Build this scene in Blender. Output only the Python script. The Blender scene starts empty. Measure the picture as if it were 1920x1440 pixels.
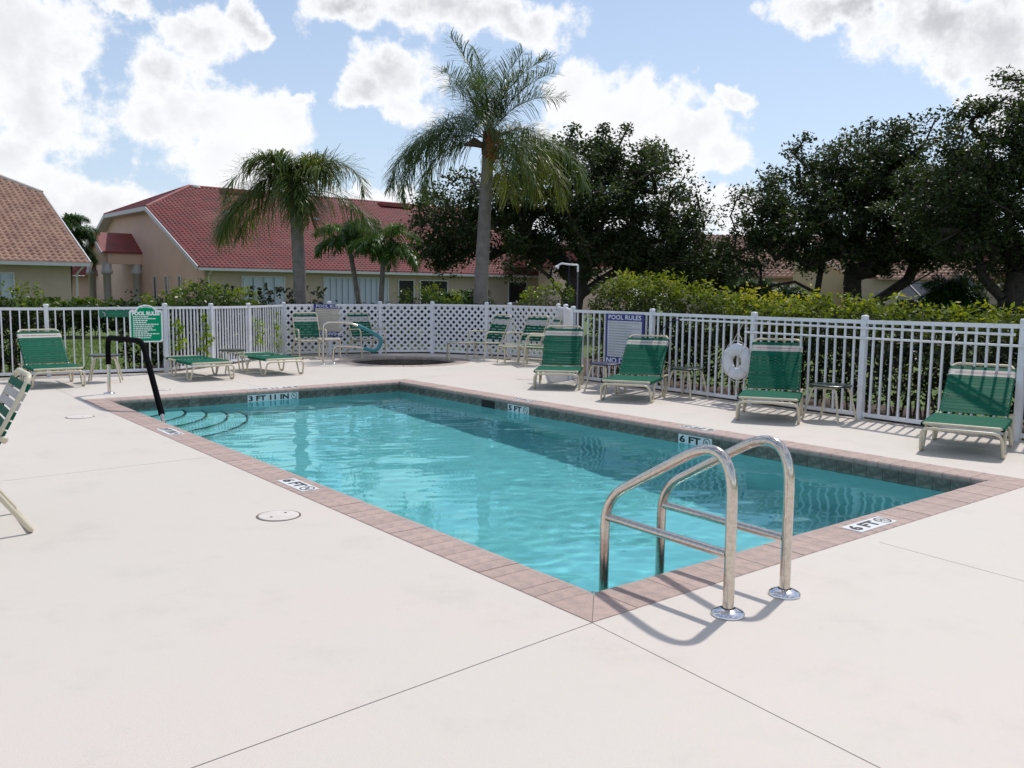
import bpy, bmesh, math, random
import numpy as np
from mathutils import Vector, Matrix
from mathutils.geometry import delaunay_2d_cdt

random.seed(7)
S = bpy.context.scene
R = math.radians

# ------------------------------------------------------------------ camera
cam_d = bpy.data.cameras.new('camera')
cam_d.sensor_width = 36.0
cam_d.lens = 1636 / 1920 * 36.0
cam_d.clip_end = 3000
cam_d.clip_start = 0.05
cam = bpy.data.objects.new('camera', cam_d)
S.collection.objects.link(cam)
pit, rol = math.atan(176 / 1636), R(0.577)
fw = Vector((0, math.cos(pit), -math.sin(pit)))
rt0 = Vector((1, 0, 0))
up0 = rt0.cross(fw)
rt = math.cos(rol) * rt0 + math.sin(rol) * up0
up = -math.sin(rol) * rt0 + math.cos(rol) * up0
M = Matrix((rt, up, -fw)).transposed().to_4x4()
M.translation = Vector((0, 0, 1.52))
cam.matrix_world = M
S.camera = cam

# ------------------------------------------------------------------ sun and sky
SUN_AZ = math.atan2(0.56, 0.83)
SUN_EL = R(58)
SUN_DIR = Vector((math.sin(SUN_AZ) * math.cos(SUN_EL), math.cos(SUN_AZ) * math.cos(SUN_EL), math.sin(SUN_EL)))
sun_d = bpy.data.lights.new('sun', 'SUN')
sun_d.energy = 2.8
sun_d.angle = R(1.6)
sun_d.color = (1.0, 0.955, 0.90)
sun_d.cycles.is_caustics_light = True
sun = bpy.data.objects.new('sun', sun_d)
sun.rotation_euler = SUN_DIR.to_track_quat('Z', 'Y').to_euler()
S.collection.objects.link(sun)

S.view_settings.view_transform = 'Standard'
S.view_settings.look = 'None'
S.view_settings.gamma = 1
S.view_settings.exposure = 0.17
S.view_settings.use_curve_mapping = False


class NT:
    """small node-tree writer"""
    def __init__(self, tree):
        self.t = tree
        self.n = tree.nodes
        self.l = tree.links

    def node(self, kind, **kw):
        nd = self.n.new(kind)
        for k, v in kw.items():
            setattr(nd, k, v)
        return nd

    def put(self, sock, val):
        if isinstance(val, bpy.types.NodeSocket):
            self.l.new(val, sock)
        elif val is not None:
            if hasattr(sock, 'default_value') and isinstance(val, (tuple, list)) and len(val) == 3 and len(getattr(sock, 'default_value', ())) == 4:
                val = (*val, 1)
            sock.default_value = val

    def math(self, op, a, b=None, c=None, clamp=False):
        nd = self.node('ShaderNodeMath', operation=op, use_clamp=clamp)
        self.put(nd.inputs[0], a)
        if b is not None:
            self.put(nd.inputs[1], b)
        if c is not None:
            self.put(nd.inputs[2], c)
        return nd.outputs[0]

    def vmath(self, op, a, b=None, out=0):
        nd = self.node('ShaderNodeVectorMath', operation=op)
        self.put(nd.inputs[0], a)
        if b is not None:
            self.put(nd.inputs[3 if op == 'SCALE' else 1], b)
        return nd.outputs[out]

    def mix(self, f, a, b, kind='RGBA', blend='MIX'):
        nd = self.node('ShaderNodeMix', data_type=kind, blend_type=blend) if kind == 'RGBA' else self.node('ShaderNodeMix', data_type=kind)
        i = {'RGBA': (6, 7, 2), 'FLOAT': (2, 3, 0), 'VECTOR': (4, 5, 1)}[kind]
        self.put(nd.inputs[0], f)
        self.put(nd.inputs[i[0]], a)
        self.put(nd.inputs[i[1]], b)
        return nd.outputs[i[2]]

    def noise(self, vec, scale, detail=4, rough=0.5, out=0, dims='3D'):
        nd = self.node('ShaderNodeTexNoise', noise_dimensions=dims)
        if vec is not None:
            self.put(nd.inputs['Vector'], vec)
        nd.inputs['Scale'].default_value = scale
        nd.inputs['Detail'].default_value = detail
        nd.inputs['Roughness'].default_value = rough
        return nd.outputs[out]

    def ramp(self, f, stops, mode='LINEAR'):
        nd = self.node('ShaderNodeValToRGB')
        nd.color_ramp.interpolation = mode
        el = nd.color_ramp.elements
        while len(el) < len(stops):
            el.new(0.5)
        for e, (p, c) in zip(el, stops):
            e.position = p
            e.color = (*c, 1) if len(c) == 3 else c
        self.put(nd.inputs[0], f)
        return nd.outputs[0]

    def smooth(self, v, lo, hi, a=0.0, b=1.0):
        nd = self.node('ShaderNodeMapRange', interpolation_type='SMOOTHSTEP')
        for i, x in enumerate((v, lo, hi, a, b)):
            self.put(nd.inputs[i], x)
        return nd.outputs[0]


world = bpy.data.worlds.new('World')
S.world = world
world.use_nodes = True
w = NT(world.node_tree)
w.n.clear()
sky = w.node('ShaderNodeTexSky', sky_type='NISHITA')
sky.sun_disc = False
sky.sun_elevation = SUN_EL
sky.sun_rotation = SUN_AZ
sky.air_density = 1.0
sky.dust_density = 0.8
sky.ozone_density = 1.6
tc = w.node('ShaderNodeTexCoord')
sep = w.node('ShaderNodeSeparateXYZ')
w.l.new(tc.outputs['Generated'], sep.inputs[0])
az = w.math('ARCTAN2', sep.outputs[0], sep.outputs[1])
el = w.math('ARCSINE', sep.outputs[2])
ae = w.node('ShaderNodeCombineXYZ')
w.put(ae.inputs[0], az)
w.put(ae.inputs[1], el)
AE = ae.outputs[0]
# warp for billowy edges
w1 = w.vmath('SCALE', w.vmath('SUBTRACT', w.noise(tc.outputs['Generated'], 9, 5, 0.6, out=1), (0.5, 0.5, 0.5)), 0.11)
w2 = w.vmath('SCALE', w.vmath('SUBTRACT', w.noise(tc.outputs['Generated'], 30, 5, 0.6, out=1), (0.5, 0.5, 0.5)), 0.035)
P = w.vmath('ADD', w.vmath('ADD', AE, w1), w2)
# cumulus masses: azimuth, elevation, half widths (degrees), tilt (degrees), strength
CL = [(-28.91, 13.69, 4.55, 3.15, 0, 1), (-27.88, 10.5, 3.5, 3.5, 0, 1), (-29.46, 7.22, 2.8, 2.1, 0, 1), (-23.42, 15.71, 2.1, 0.91, 0, 0.9), (-29.87, 3.99, 3.15, 4.55, 0, 1), (-26.91, 4.59, 5.25, 2.17, 0, 1), (-23.83, 4.28, 2.1, 2.1, 0, 0.8), (-19.22, 14.82, 2.03, 2.03, 0, 1), (-16.85, 15.9, 1.26, 1.47, 0, 1), (-20.8, 12.05, 2.8, 2.03, 0, 1), (-18.61, 9.67, 4.9, 2.45, 0, 1), (-15.8, 9.84, 2.8, 1.75, 0, 1), (-17.75, 6.76, 4.2, 2.45, 0, 1), (-21.9, 9.65, 2.1, 1.12, 0, 0.9), (-14.18, 11.33, 1.19, 0.63, 0, 0.7), (-15.58, 4.76, 5.6, 1.75, 0, 0.8), (-10.88, 16.49, 3.15, 1.68, 0, 1), (-4.94, 16.77, 6.65, 2.03, 0, 1), (0.44, 16.58, 3.85, 1.58, 0, 1), (-7.45, 12.89, 2.98, 1.68, 0, 1), (-9.29, 11.73, 2.52, 1.19, 0, 1), (-5.95, 11.38, 2.1, 1.4, 0, 0.9), (4.39, 12.6, 2.45, 2.03, 0, 1), (7.62, 10.99, 3.85, 2.38, 0, 1), (10.97, 9.97, 3.33, 1.93, 0, 1), (7.35, 8.59, 5.6, 1.82, 0, 1), (12.97, 8.65, 1.75, 1.05, 0, 1), (13.76, 11.86, 1.05, 0.84, 0, 0.9), (20.38, 16.53, 4.55, 1.4, 0, 1), (25.02, 15.04, 4.55, 2.17, 0, 1), (28.25, 14.54, 3.85, 2.63, 0, 1), (25.39, 13.34, 1.93, 0.77, 0, 0.8), (28.47, 11.23, 2.63, 2.63, 0, 1), (27.78, 9.6, 2.1, 1.4, 0, 0.8), (13.4, 5.74, 1.93, 0.91, 0, 0.9), (10.42, 6.27, 3.15, 1.05, 0, 0.8), (-8.33, 5.79, 2.45, 1.05, 0, 0.7), (-0.1, 4.25, 17.51, 0.91, 0, 0.5), (17.93, 4.22, 10.51, 0.91, 0, 0.5)]
dens = None
for a_, e_, sa, se, tl, st in CL:
    d_ = w.vmath('LENGTH', w.vmath('MULTIPLY', w.vmath('SUBTRACT', P, (R(a_), R(e_), 0)), (1 / R(sa), 1 / R(se), 0)), out=1)
    v_ = w.math('MULTIPLY', w.math('SUBTRACT', 1.28, d_), st)
    dens = v_ if dens is None else w.math('SMOOTH_MAX', dens, v_, 0.25)
# broken cumulus everywhere else round the sky
gen = w.noise(w.vmath('MULTIPLY', tc.outputs['Generated'], (1, 1, 2.2)), 3.0, 8, 0.58)
gen = w.math('MULTIPLY', w.math('SUBTRACT', gen, 0.50), 7.0)
aabs = w.math('ABSOLUTE', az)
out_f = w.math('MAXIMUM', w.smooth(aabs, R(32), R(42)), w.smooth(el, R(21), R(27)))
dens = w.mix(out_f, dens, gen, 'FLOAT')
fine = w.math('MULTIPLY', w.math('SUBTRACT', w.noise(tc.outputs['Generated'], 26, 9, 0.64), 0.5), 1.9)
fine2 = w.math('MULTIPLY', w.math('SUBTRACT', w.noise(tc.outputs['Generated'], 7, 6, 0.6), 0.5), 1.1)
dd = w.math('ADD', w.math('ADD', dens, fine), fine2)
cover = w.smooth(dd, 0.10, 0.58)
thick = w.smooth(dd, 0.45, 1.35)
grey_n = w.smooth(w.noise(w.vmath('ADD', tc.outputs['Generated'], (0.0, 0.0, -0.045)), 4.2, 4, 0.5), 0.38, 0.66)
hi = w.smooth(el, R(9), R(19))
shade = w.math('MULTIPLY', thick, w.math('ADD', w.math('MULTIPLY', grey_n, 0.55), w.math('MULTIPLY', hi, 0.60)), clamp=True)
ccol = w.mix(shade, (10.9, 11.0, 11.2), (6.3, 6.4, 6.8))
# haze towards the horizon lightens the blue
hz = w.smooth(el, R(-2), R(34), 0.62, 0.12)
skyc = w.mix(hz, w.vmath('MULTIPLY', sky.outputs[0], (1.38, 1.38, 1.40)), (7.2, 8.6, 10.6))
allc = w.mix(w.math('MULTIPLY', cover, 0.97), skyc, ccol)
bg = w.node('ShaderNodeBackground')
w.put(bg.inputs[0], allc)
bg.inputs[1].default_value = 0.082
wo = w.node('ShaderNodeOutputWorld')
w.l.new(bg.outputs[0], wo.inputs[0])

# ------------------------------------------------------------------ materials
MATS = {}


def new_mat(name):
    m = bpy.data.materials.new(name)
    m.use_nodes = True
    t = NT(m.node_tree)
    t.n.clear()
    o = t.node('ShaderNodeOutputMaterial')
    MATS[name] = m
    return m, t, o


def pbr(name, col, rough=0.5, metal=0.0, var=0.0, scale=8.0, dark=None, bump=0.0, bscale=60.0, per_obj=0.0, coat=0.0, stain=None, spec=0.5):
    m, t, o = new_mat(name)
    b = t.node('ShaderNodeBsdfPrincipled')
    t.l.new(b.outputs[0], o.inputs[0])
    tcn = t.node('ShaderNodeTexCoord').outputs['Object']
    c = col
    if var > 0:
        n = t.noise(tcn, scale, 5, 0.6)
        dk = dark or tuple(x * (1 - var) for x in col)
        c = t.mix(t.smooth(n, 0.38, 0.66), col, dk)
    if stain:
        geo = t.node('ShaderNodeNewGeometry').outputs['Position']
        n = t.smooth(t.noise(geo, stain[1], 5, 0.65), stain[2], stain[3])
        c = t.mix(t.math('MULTIPLY', n, stain[4]), c, stain[0])
    if per_obj > 0:
        oi = t.node('ShaderNodeObjectInfo').outputs['Random']
        f = t.math('ADD', 1 - per_obj / 2, t.math('MULTIPLY', oi, per_obj))
        c = t.vmath('SCALE', c, f)
    t.put(b.inputs['Base Color'], c)
    b.inputs['Roughness'].default_value = rough
    b.inputs['Metallic'].default_value = metal
    b.inputs['Specular IOR Level'].default_value = spec
    if coat:
        b.inputs['Coat Weight'].default_value = coat
    if bump > 0:
        bn = t.node('ShaderNodeBump')
        bn.inputs['Strength'].default_value = bump
        bn.inputs['Distance'].default_value = 0.01
        t.put(bn.inputs['Height'], t.noise(tcn, bscale, 5, 0.6))
        t.l.new(bn.outputs[0], b.inputs['Normal'])
    return m


def leaf_mat(name, cols, trans=0.35, rough=0.45, tr_tint=(1.1, 1.15, 0.5)):
    m, t, o = new_mat(name)
    at = t.node('ShaderNodeAttribute', attribute_name='tint').outputs['Fac']
    c = t.ramp(at, cols)
    b = t.node('ShaderNodeBsdfPrincipled')
    b.inputs['Roughness'].default_value = rough
    b.inputs['Specular IOR Level'].default_value = 0.22
    t.put(b.inputs['Base Color'], c)
    tr = t.node('ShaderNodeBsdfTranslucent')
    t.put(tr.inputs[0], t.vmath('MULTIPLY', c, tr_tint))
    mx = t.node('ShaderNodeMixShader')
    mx.inputs[0].default_value = trans
    t.l.new(b.outputs[0], mx.inputs[1])
    t.l.new(tr.outputs[0], mx.inputs[2])
    t.l.new(mx.outputs[0], o.inputs[0])
    return m


# deck coating
m, t, o = new_mat('deck')
b = t.node('ShaderNodeBsdfPrincipled')
t.l.new(b.outputs[0], o.inputs[0])
geo = t.node('ShaderNodeNewGeometry').outputs['Position']
c = t.mix(t.smooth(t.noise(geo, 0.55, 5, 0.6), 0.35, 0.68), (0.620, 0.556, 0.502), (0.605, 0.562, 0.500))
st = t.smooth(t.noise(geo, 1.6, 8, 0.72), 0.50, 0.78)
c = t.mix(t.math('MULTIPLY', st, 0.40), c, (0.43, 0.40, 0.35))
st2 = t.smooth(t.noise(t.vmath('ADD', geo, (7, 3, 0)), 5.5, 9, 0.75), 0.60, 0.74)
c = t.mix(t.math('MULTIPLY', st2, 0.24), c, (0.36, 0.33, 0.29))
spk = t.smooth(t.noise(geo, 42, 3, 0.5), 0.735, 0.78)
c = t.mix(t.math('MULTIPLY', spk, 0.38), c, (0.28, 0.24, 0.20))
gr = t.noise(geo, 160, 3, 0.6)
c = t.mix(t.smooth(gr, 0.3, 0.7, 0.0, 0.10), c, (0.40, 0.38, 0.36))
t.put(b.inputs['Base Color'], c)
b.inputs['Roughness'].default_value = 0.62
b.inputs['Specular IOR Level'].default_value = 0.35
bn = t.node('ShaderNodeBump')
bn.inputs['Strength'].default_value = 0.35
bn.inputs['Distance'].default_value = 0.004
hh = t.math('ADD', t.noise(geo, 150, 4, 0.6), t.math('MULTIPLY', t.noise(geo, 9, 5, 0.6), 1.4))
t.put(bn.inputs['Height'], hh)
t.l.new(bn.outputs[0], b.inputs['Normal'])

pbr('joint', (0.16, 0.13, 0.11), 0.9)
pbr('coping', (0.45, 0.325, 0.280), 0.75, var=0.20, scale=14, bump=0.5, bscale=90, per_obj=0.13, dark=(0.36, 0.275, 0.245), stain=((0.34, 0.30, 0.27), 2.2, 0.52, 0.75, 0.45))
pbr('grout', (0.30, 0.26, 0.24), 0.9)
pbr('slate_tile', (0.085, 0.082, 0.070), 0.42, var=0.6, scale=13, dark=(0.21, 0.195, 0.16), per_obj=0.55, bump=0.4, bscale=30)
pbr('dark_tile', (0.05, 0.045, 0.04), 0.3, var=0.4, scale=9)
pbr('spa_rim', (0.42, 0.34, 0.29), 0.7, var=.2, scale=8, per_obj=.12)
pbr('spa_tile', (0.15, 0.125, 0.11), 0.35, var=0.5, scale=9, per_obj=.4)
pbr('plaster', (0.66, 0.76, 0.76), 0.7, var=0.06, scale=1.4)
pbr('spa_plaster', (0.10, 0.085, 0.07), 0.6, var=0.4, scale=5)
pbr('step_plaster', (0.86, 0.86, 0.84), 0.7, var=0.08, scale=2)
pbr('steel', (0.66, 0.61, 0.55), 0.17, 1.0, var=0.10, scale=60, dark=(0.55, 0.50, 0.44))
pbr('steel_bright', (0.75, 0.75, 0.78), 0.16, 1.0)
pbr('black_foam', (0.006, 0.006, 0.007), 0.95, spec=0.05, bump=0.4, bscale=120)
pbr('teal_foam', (0.03, 0.20, 0.22), 0.7, bump=0.4, bscale=90)
pbr('cream_tube', (0.62, 0.56, 0.42), 0.35, var=0.10, scale=9, stain=((0.45, 0.36, 0.22), 9, 0.58, 0.75, 0.4))
pbr('green_strap', (0.003, 0.105, 0.060), 0.6, var=0.14, scale=5, per_obj=0.22, spec=0.10)
pbr('white_strap', (0.50, 0.47, 0.44), 0.6, var=0.12, scale=6, spec=0.2)
pbr('red_print', (0.42, 0.16, 0.12), 0.6)
pbr('navy_top', (0.012, 0.016, 0.075), 0.4, var=0.2)
pbr('green_top', (0.010, 0.030, 0.022), 0.35, var=0.3)
pbr('white_paint', (0.74, 0.75, 0.80), 0.35, var=0.05, scale=5, stain=((0.46, 0.46, 0.44), 3.5, 0.50, 0.75, 0.5))
pbr('white_vinyl', (0.80, 0.80, 0.84), 0.45, var=0.05, scale=4, stain=((0.55, 0.55, 0.53), 2.0, 0.5, 0.75, 0.4))
pbr('white_plastic', (0.75, 0.75, 0.76), 0.4, var=0.06, scale=6)
pbr('ring_foam', (0.70, 0.70, 0.74), 0.5, var=0.12, scale=9, stain=((0.50, 0.49, 0.47), 8, 0.55, 0.75, 0.4))
pbr('pipe_grey', (0.10, 0.10, 0.13), 0.5)
pbr('rope', (0.62, 0.60, 0.54), 0.8)
pbr('dark_plastic', (0.02, 0.03, 0.06), 0.5)
pbr('lid_plastic', (0.66, 0.60, 0.55), 0.6, var=0.1)
pbr('black_print', (0.012, 0.012, 0.014), 0.5)
pbr('grey_print', (0.30, 0.29, 0.29), 0.6)
pbr('sign_green', (0.003, 0.33, 0.15), 0.8, spec=0.08)
pbr('sign_green_dark', (0.008, 0.12, 0.07), 0.4)
pbr('sign_navy', (0.025, 0.03, 0.19), 0.4)
pbr('sign_white', (0.90, 0.91, 0.92), 0.35)
pbr('sign_paper', (0.55, 0.56, 0.62), 0.5, var=0.1, scale=3)
pbr('sign_tan', (0.62, 0.56, 0.47), 0.6, var=0.15, scale=3)
pbr('sign_text', (0.72, 0.74, 0.85), 0.5)
pbr('marker_tile', (0.74, 0.75, 0.75), 0.3)
pbr('pink_wall', (0.72, 0.515, 0.42), 0.85, var=0.07, scale=0.8, bump=0.2, bscale=25)
pbr('tan_wall', (0.44, 0.35, 0.28), 0.85, var=0.07, scale=0.8)
pbr('yellow_wall', (0.52, 0.40, 0.25), 0.85, var=0.07, scale=0.8)
pbr('red_tile', (0.235, 0.042, 0.042), 0.65, var=0.45, scale=1.2, dark=(0.16, 0.04, 0.04), stain=((0.33, 0.14, 0.11), 0.35, 0.45, 0.75, 0.5))
pbr('tan_tile', (0.40, 0.235, 0.165), 0.7, var=0.35, scale=1.6, dark=(0.28, 0.15, 0.11), stain=((0.42, 0.30, 0.22), 0.35, 0.45, 0.75, 0.4))
pbr('trim_white', (0.55, 0.56, 0.57), 0.5, var=0.08)
pbr('mortar', (0.50, 0.46, 0.42), 0.8, var=0.2)
pbr('blinds', (0.45, 0.50, 0.58), 0.6)
pbr('window_dark', (0.012, 0.013, 0.018), 0.12)
pbr('interior_dark', (0.01, 0.009, 0.009), 0.7)
pbr('screen_mesh', (0.065, 0.07, 0.08), 0.95, spec=0.05)
pbr('bronze_frame', (0.22, 0.22, 0.23), 0.7)
pbr('palm_trunk', (0.225, 0.20, 0.185), 0.9, var=0.3, scale=5, bump=0.8, bscale=10)
pbr('oak_bark', (0.055, 0.045, 0.037), 0.95, var=0.4, scale=7, bump=0.8, bscale=18)
pbr('husk', (0.10, 0.07, 0.045), 0.9, var=0.5, scale=12)
pbr('fruit', (0.42, 0.10, 0.02), 0.6, var=0.3, scale=12)
pbr('stem', (0.11, 0.085, 0.06), 0.9, var=0.3)
pbr('mulch', (0.085, 0.055, 0.035), 0.95, var=0.5, scale=14, bump=0.8, bscale=30)
pbr('lawn', (0.10, 0.155, 0.03), 0.95, var=0.35, scale=3.0, dark=(0.07, 0.105, 0.025), bump=1.0, bscale=40)
pbr('asphalt_far', (0.10, 0.13, 0.045), 0.95, var=0.3, scale=0.4)

leaf_mat('oak_leaf', [(0.0, (0.026, 0.041, 0.016)), (0.5, (0.056, 0.082, 0.031)), (0.85, (0.10, 0.13, 0.048)), (1.0, (0.15, 0.13, 0.055))], 0.30, 0.4, (1.1, 1.1, .6))
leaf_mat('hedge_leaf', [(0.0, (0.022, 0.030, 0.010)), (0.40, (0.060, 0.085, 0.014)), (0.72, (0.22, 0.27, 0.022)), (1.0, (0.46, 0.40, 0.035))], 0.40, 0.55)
leaf_mat('shrub_leaf', [(0.0, (0.02, 0.038, 0.010)), (0.5, (0.075, 0.125, 0.018)), (1.0, (0.30, 0.36, 0.03))], 0.38, 0.35)
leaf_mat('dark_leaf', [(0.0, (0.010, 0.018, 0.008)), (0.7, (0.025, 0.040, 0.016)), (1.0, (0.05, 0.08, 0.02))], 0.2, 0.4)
leaf_mat('vine_leaf', [(0.0, (0.10, 0.18, 0.015)), (1.0, (0.34, 0.44, 0.03))], 0.4, 0.35)
leaf_mat('palm_leaf', [(0.0, (0.045, 0.080, 0.036)), (0.5, (0.10, 0.15, 0.05)), (0.8, (0.19, 0.21, 0.045)), (1.0, (0.38, 0.34, 0.05))], 0.30, 0.35, (1.2, 1.2, .5))
leaf_mat('small_palm_leaf', [(0.0, (0.03, 0.07, 0.018)), (0.6, (0.06, 0.13, 0.025)), (1.0, (0.16, 0.25, 0.04))], 0.32, 0.35)
leaf_mat('grass_blade', [(0.0, (0.07, 0.12, 0.02)), (1.0, (0.20, 0.28, 0.05))], 0.3, 0.5)

# water surface: thin, tinted, mirror by Fresnel, with wind ripples
def water_mat(name, tint, sx=1.0):
    m, t, o = new_mat(name)
    geo = t.node('ShaderNodeNewGeometry').outputs['Position']
    mp = t.node('ShaderNodeMapping')
    t.put(mp.inputs[0], geo)
    mp.inputs['Rotation'].default_value = (0, 0, R(-8))
    mp.inputs['Scale'].default_value = (1.0 * sx, 1.9 * sx, 1)
    g2 = t.vmath('ADD', mp.outputs[0], t.vmath('SCALE', t.noise(geo, 0.9, 3, 0.5, out=1), 0.9))
    h = t.math('ADD', t.math('MULTIPLY', t.noise(g2, 2.6, 3, 0.55), 1.0), t.math('MULTIPLY', t.noise(g2, 7.5, 4, 0.6), 0.42))
    # calmer along the shaded wall and in patches
    calm = t.smooth(t.noise(geo, 0.42, 2, 0.5), 0.30, 0.62, 0.35, 1.0)
    h = t.math('MULTIPLY', h, calm)
    bn = t.node('ShaderNodeBump')
    bn.inputs['Strength'].default_value = 1.0
    bn.inputs['Distance'].default_value = 0.020
    t.put(bn.inputs['Height'], h)
    fr = t.node('ShaderNodeFresnel')
    fr.inputs['IOR'].default_value = 1.33
    t.l.new(bn.outputs[0], fr.inputs['Normal'])
    tr = t.node('ShaderNodeBsdfTransparent')
    t.put(tr.inputs[0], tint)
    gl = t.node('ShaderNodeBsdfGlossy')
    gl.inputs['Roughness'].default_value = 0.03
    gl.inputs['Color'].default_value = (0.95, 0.97, 1, 1)
    t.l.new(bn.outputs[0], gl.inputs['Normal'])
    mx = t.node('ShaderNodeMixShader')
    t.l.new(fr.outputs[0], mx.inputs[0])
    t.l.new(tr.outputs[0], mx.inputs[1])
    t.l.new(gl.outputs[0], mx.inputs[2])
    t.l.new(mx.outputs[0], o.inputs[0])
    return m


water_mat('spa_water', (0.5, 0.7, 0.7), 1.5)
m, t, o = new_mat('pool_water')
gls = t.node('ShaderNodeBsdfGlass')
gls.inputs['IOR'].default_value = 1.33
gls.inputs['Roughness'].default_value = 0.0
gls.inputs['Color'].default_value = (0.53, 0.895, 0.925, 1)
t.l.new(gls.outputs[0], o.inputs[0])


# ------------------------------------------------------------------ mesh helpers
def transport(path, closed=False):
    n = len(path)
    fr = []
    up_ = None
    for i in range(n):
        if closed:
            d = (path[(i + 1) % n] - path[i - 1])
        else:
            d = path[min(i + 1, n - 1)] - path[max(i - 1, 0)]
        d = d.normalized()
        if up_ is None:
            up_ = Vector((0, 0, 1)) if abs(d.z) < 0.9 else Vector((1, 0, 0))
        s = d.cross(up_)
        if s.length < 1e-5:
            s = d.cross(Vector((0.3, 1, 0.2)))
        s.normalize()
        up_ = s.cross(d).normalized()
        fr.append((s, up_))
    return fr


def rounded(pts, r, seg=4, closed=False):
    pts = [Vector(p) for p in pts]
    n = len(pts)
    out = []
    for i in range(n):
        if not closed and (i == 0 or i == n - 1):
            out.append(pts[i])
            continue
        a, b_, c_ = pts[i - 1], pts[i], pts[(i + 1) % n]
        rr = r[i] if isinstance(r, (list, tuple)) else r
        d1, d2 = (a - b_), (c_ - b_)
        k = min(rr, d1.length * 0.49, d2.length * 0.49)
        p0, p2 = b_ + d1.normalized() * k, b_ + d2.normalized() * k
        for j in range(seg + 1):
            q = j / seg
            out.append(p0 * (1 - q) ** 2 + b_ * (2 * q * (1 - q)) + p2 * q * q)
    return out


class MB:
    def __init__(self):
        self.v, self.f, self.s, self.mi = [], [], [], []
        self.m = 0

    def add(self, vs, fs, smooth=False):
        k = len(self.v)
        self.v += [tuple(x) for x in vs]
        for f in fs:
            self.f.append(tuple(i + k for i in f))
            self.s.append(smooth)
            self.mi.append(self.m)
        return self

    def box(self, c, s, rot=None):
        hx, hy, hz_ = s[0] / 2, s[1] / 2, s[2] / 2
        vs = [Vector((x, y, z)) for z in (-hz_, hz_) for y in (-hy, hy) for x in (-hx, hx)]
        if rot is not None:
            vs = [rot @ q for q in vs]
        c = Vector(c)
        return self.add([q + c for q in vs], [(0, 2, 3, 1), (4, 5, 7, 6), (0, 1, 5, 4), (2, 6, 7, 3), (0, 4, 6, 2), (1, 3, 7, 5)])

    def beam(self, a, b_, wd, ht):
        """box from a to b, wd across, ht high"""
        a, b_ = Vector(a), Vector(b_)
        d = (b_ - a)
        L = d.length
        d.normalize()
        s = d.cross(Vector((0, 0, 1)))
        s = s.normalized() if s.length > 1e-4 else Vector((1, 0, 0))
        u_ = s.cross(d)
        rot = Matrix((d, s, u_)).transposed()
        return self.box((a + b_) / 2, (L, wd, ht), rot)

    def tube(self, path, r, n=8, cap=True, closed=False):
        path = [Vector(p) for p in path]
        fr = transport(path, closed)
        vs, fs = [], []
        for i, (p, (s, u_)) in enumerate(zip(path, fr)):
            rr = r[i] if isinstance(r, (list, tuple)) else r
            for k in range(n):
                a = 2 * math.pi * k / n
                vs.append(p + s * (rr * math.cos(a)) + u_ * (rr * math.sin(a)))
        m_ = len(path)
        for i in range(m_ if closed else m_ - 1):
            j = (i + 1) % m_
            for k in range(n):
                l = (k + 1) % n
                fs.append((i * n + k, i * n + l, j * n + l, j * n + k))
        self.add(vs, fs, True)
        if cap and not closed:
            self.add(vs[:n], [tuple(range(n - 1, -1, -1))])
            self.add(vs[-n:], [tuple(range(n))])
        return self

    def lathe(self, prof, c=(0, 0, 0), n=24, smooth=True):
        vs, fs = [], []
        for r_, z in prof:
            for k in range(n):
                a = 2 * math.pi * k / n
                vs.append((c[0] + r_ * math.cos(a), c[1] + r_ * math.sin(a), c[2] + z))
        for i in range(len(prof) - 1):
            for k in range(n):
                l = (k + 1) % n
                fs.append((i * n + k, i * n + l, (i + 1) * n + l, (i + 1) * n + k))
        return self.add(vs, fs, smooth)

    def prism(self, poly, z0, z1):
        n = len(poly)
        vs = [(x, y, z0) for x, y in poly] + [(x, y, z1) for x, y in poly]
        fs = [tuple(range(n - 1, -1, -1)), tuple(range(n, 2 * n))]
        fs += [(i, (i + 1) % n, n + (i + 1) % n, n + i) for i in range(n)]
        return self.add(vs, fs)

    def mesh(self, name, mats):
        me = bpy.data.meshes.new(name)
        me.from_pydata(self.v, [], self.f)
        for mm in (mats if isinstance(mats, (list, tuple)) else [mats]):
            me.materials.append(MATS[mm])
        me.polygons.foreach_set('use_smooth', self.s)
        me.polygons.foreach_set('material_index', self.mi)
        me.update()
        return me

    def build(self, name, mats, parent=None, loc=None, rotz=0):
        return obj(name, self.mesh(name, mats), parent, loc, rotz)


def obj(name, me, parent=None, loc=None, rotz=0):
    o_ = bpy.data.objects.new(name, me)
    S.collection.objects.link(o_)
    if parent is not None:
        o_.parent = parent
    if loc is not None:
        o_.location = loc
    if rotz:
        o_.rotation_euler = (0, 0, rotz)
    return o_


def tag(o_, label=None, cat=None, group=None, kind=None):
    if label:
        o_['label'] = label
    if cat:
        o_['category'] = cat
    if group:
        o_['group'] = group
    if kind:
        o_['kind'] = kind
    return o_


def thing(name, label, cat, loc=(0, 0, 0), rotz=0, group=None):
    return tag(obj(name, None, None, loc, rotz), label, cat, group)


def copy_tree(o_, parent=None):
    c_ = o_.copy()
    S.collection.objects.link(c_)
    if parent is not None:
        c_.parent = parent
    for ch in list(o_.children):
        copy_tree(ch, c_)
    return c_


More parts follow.
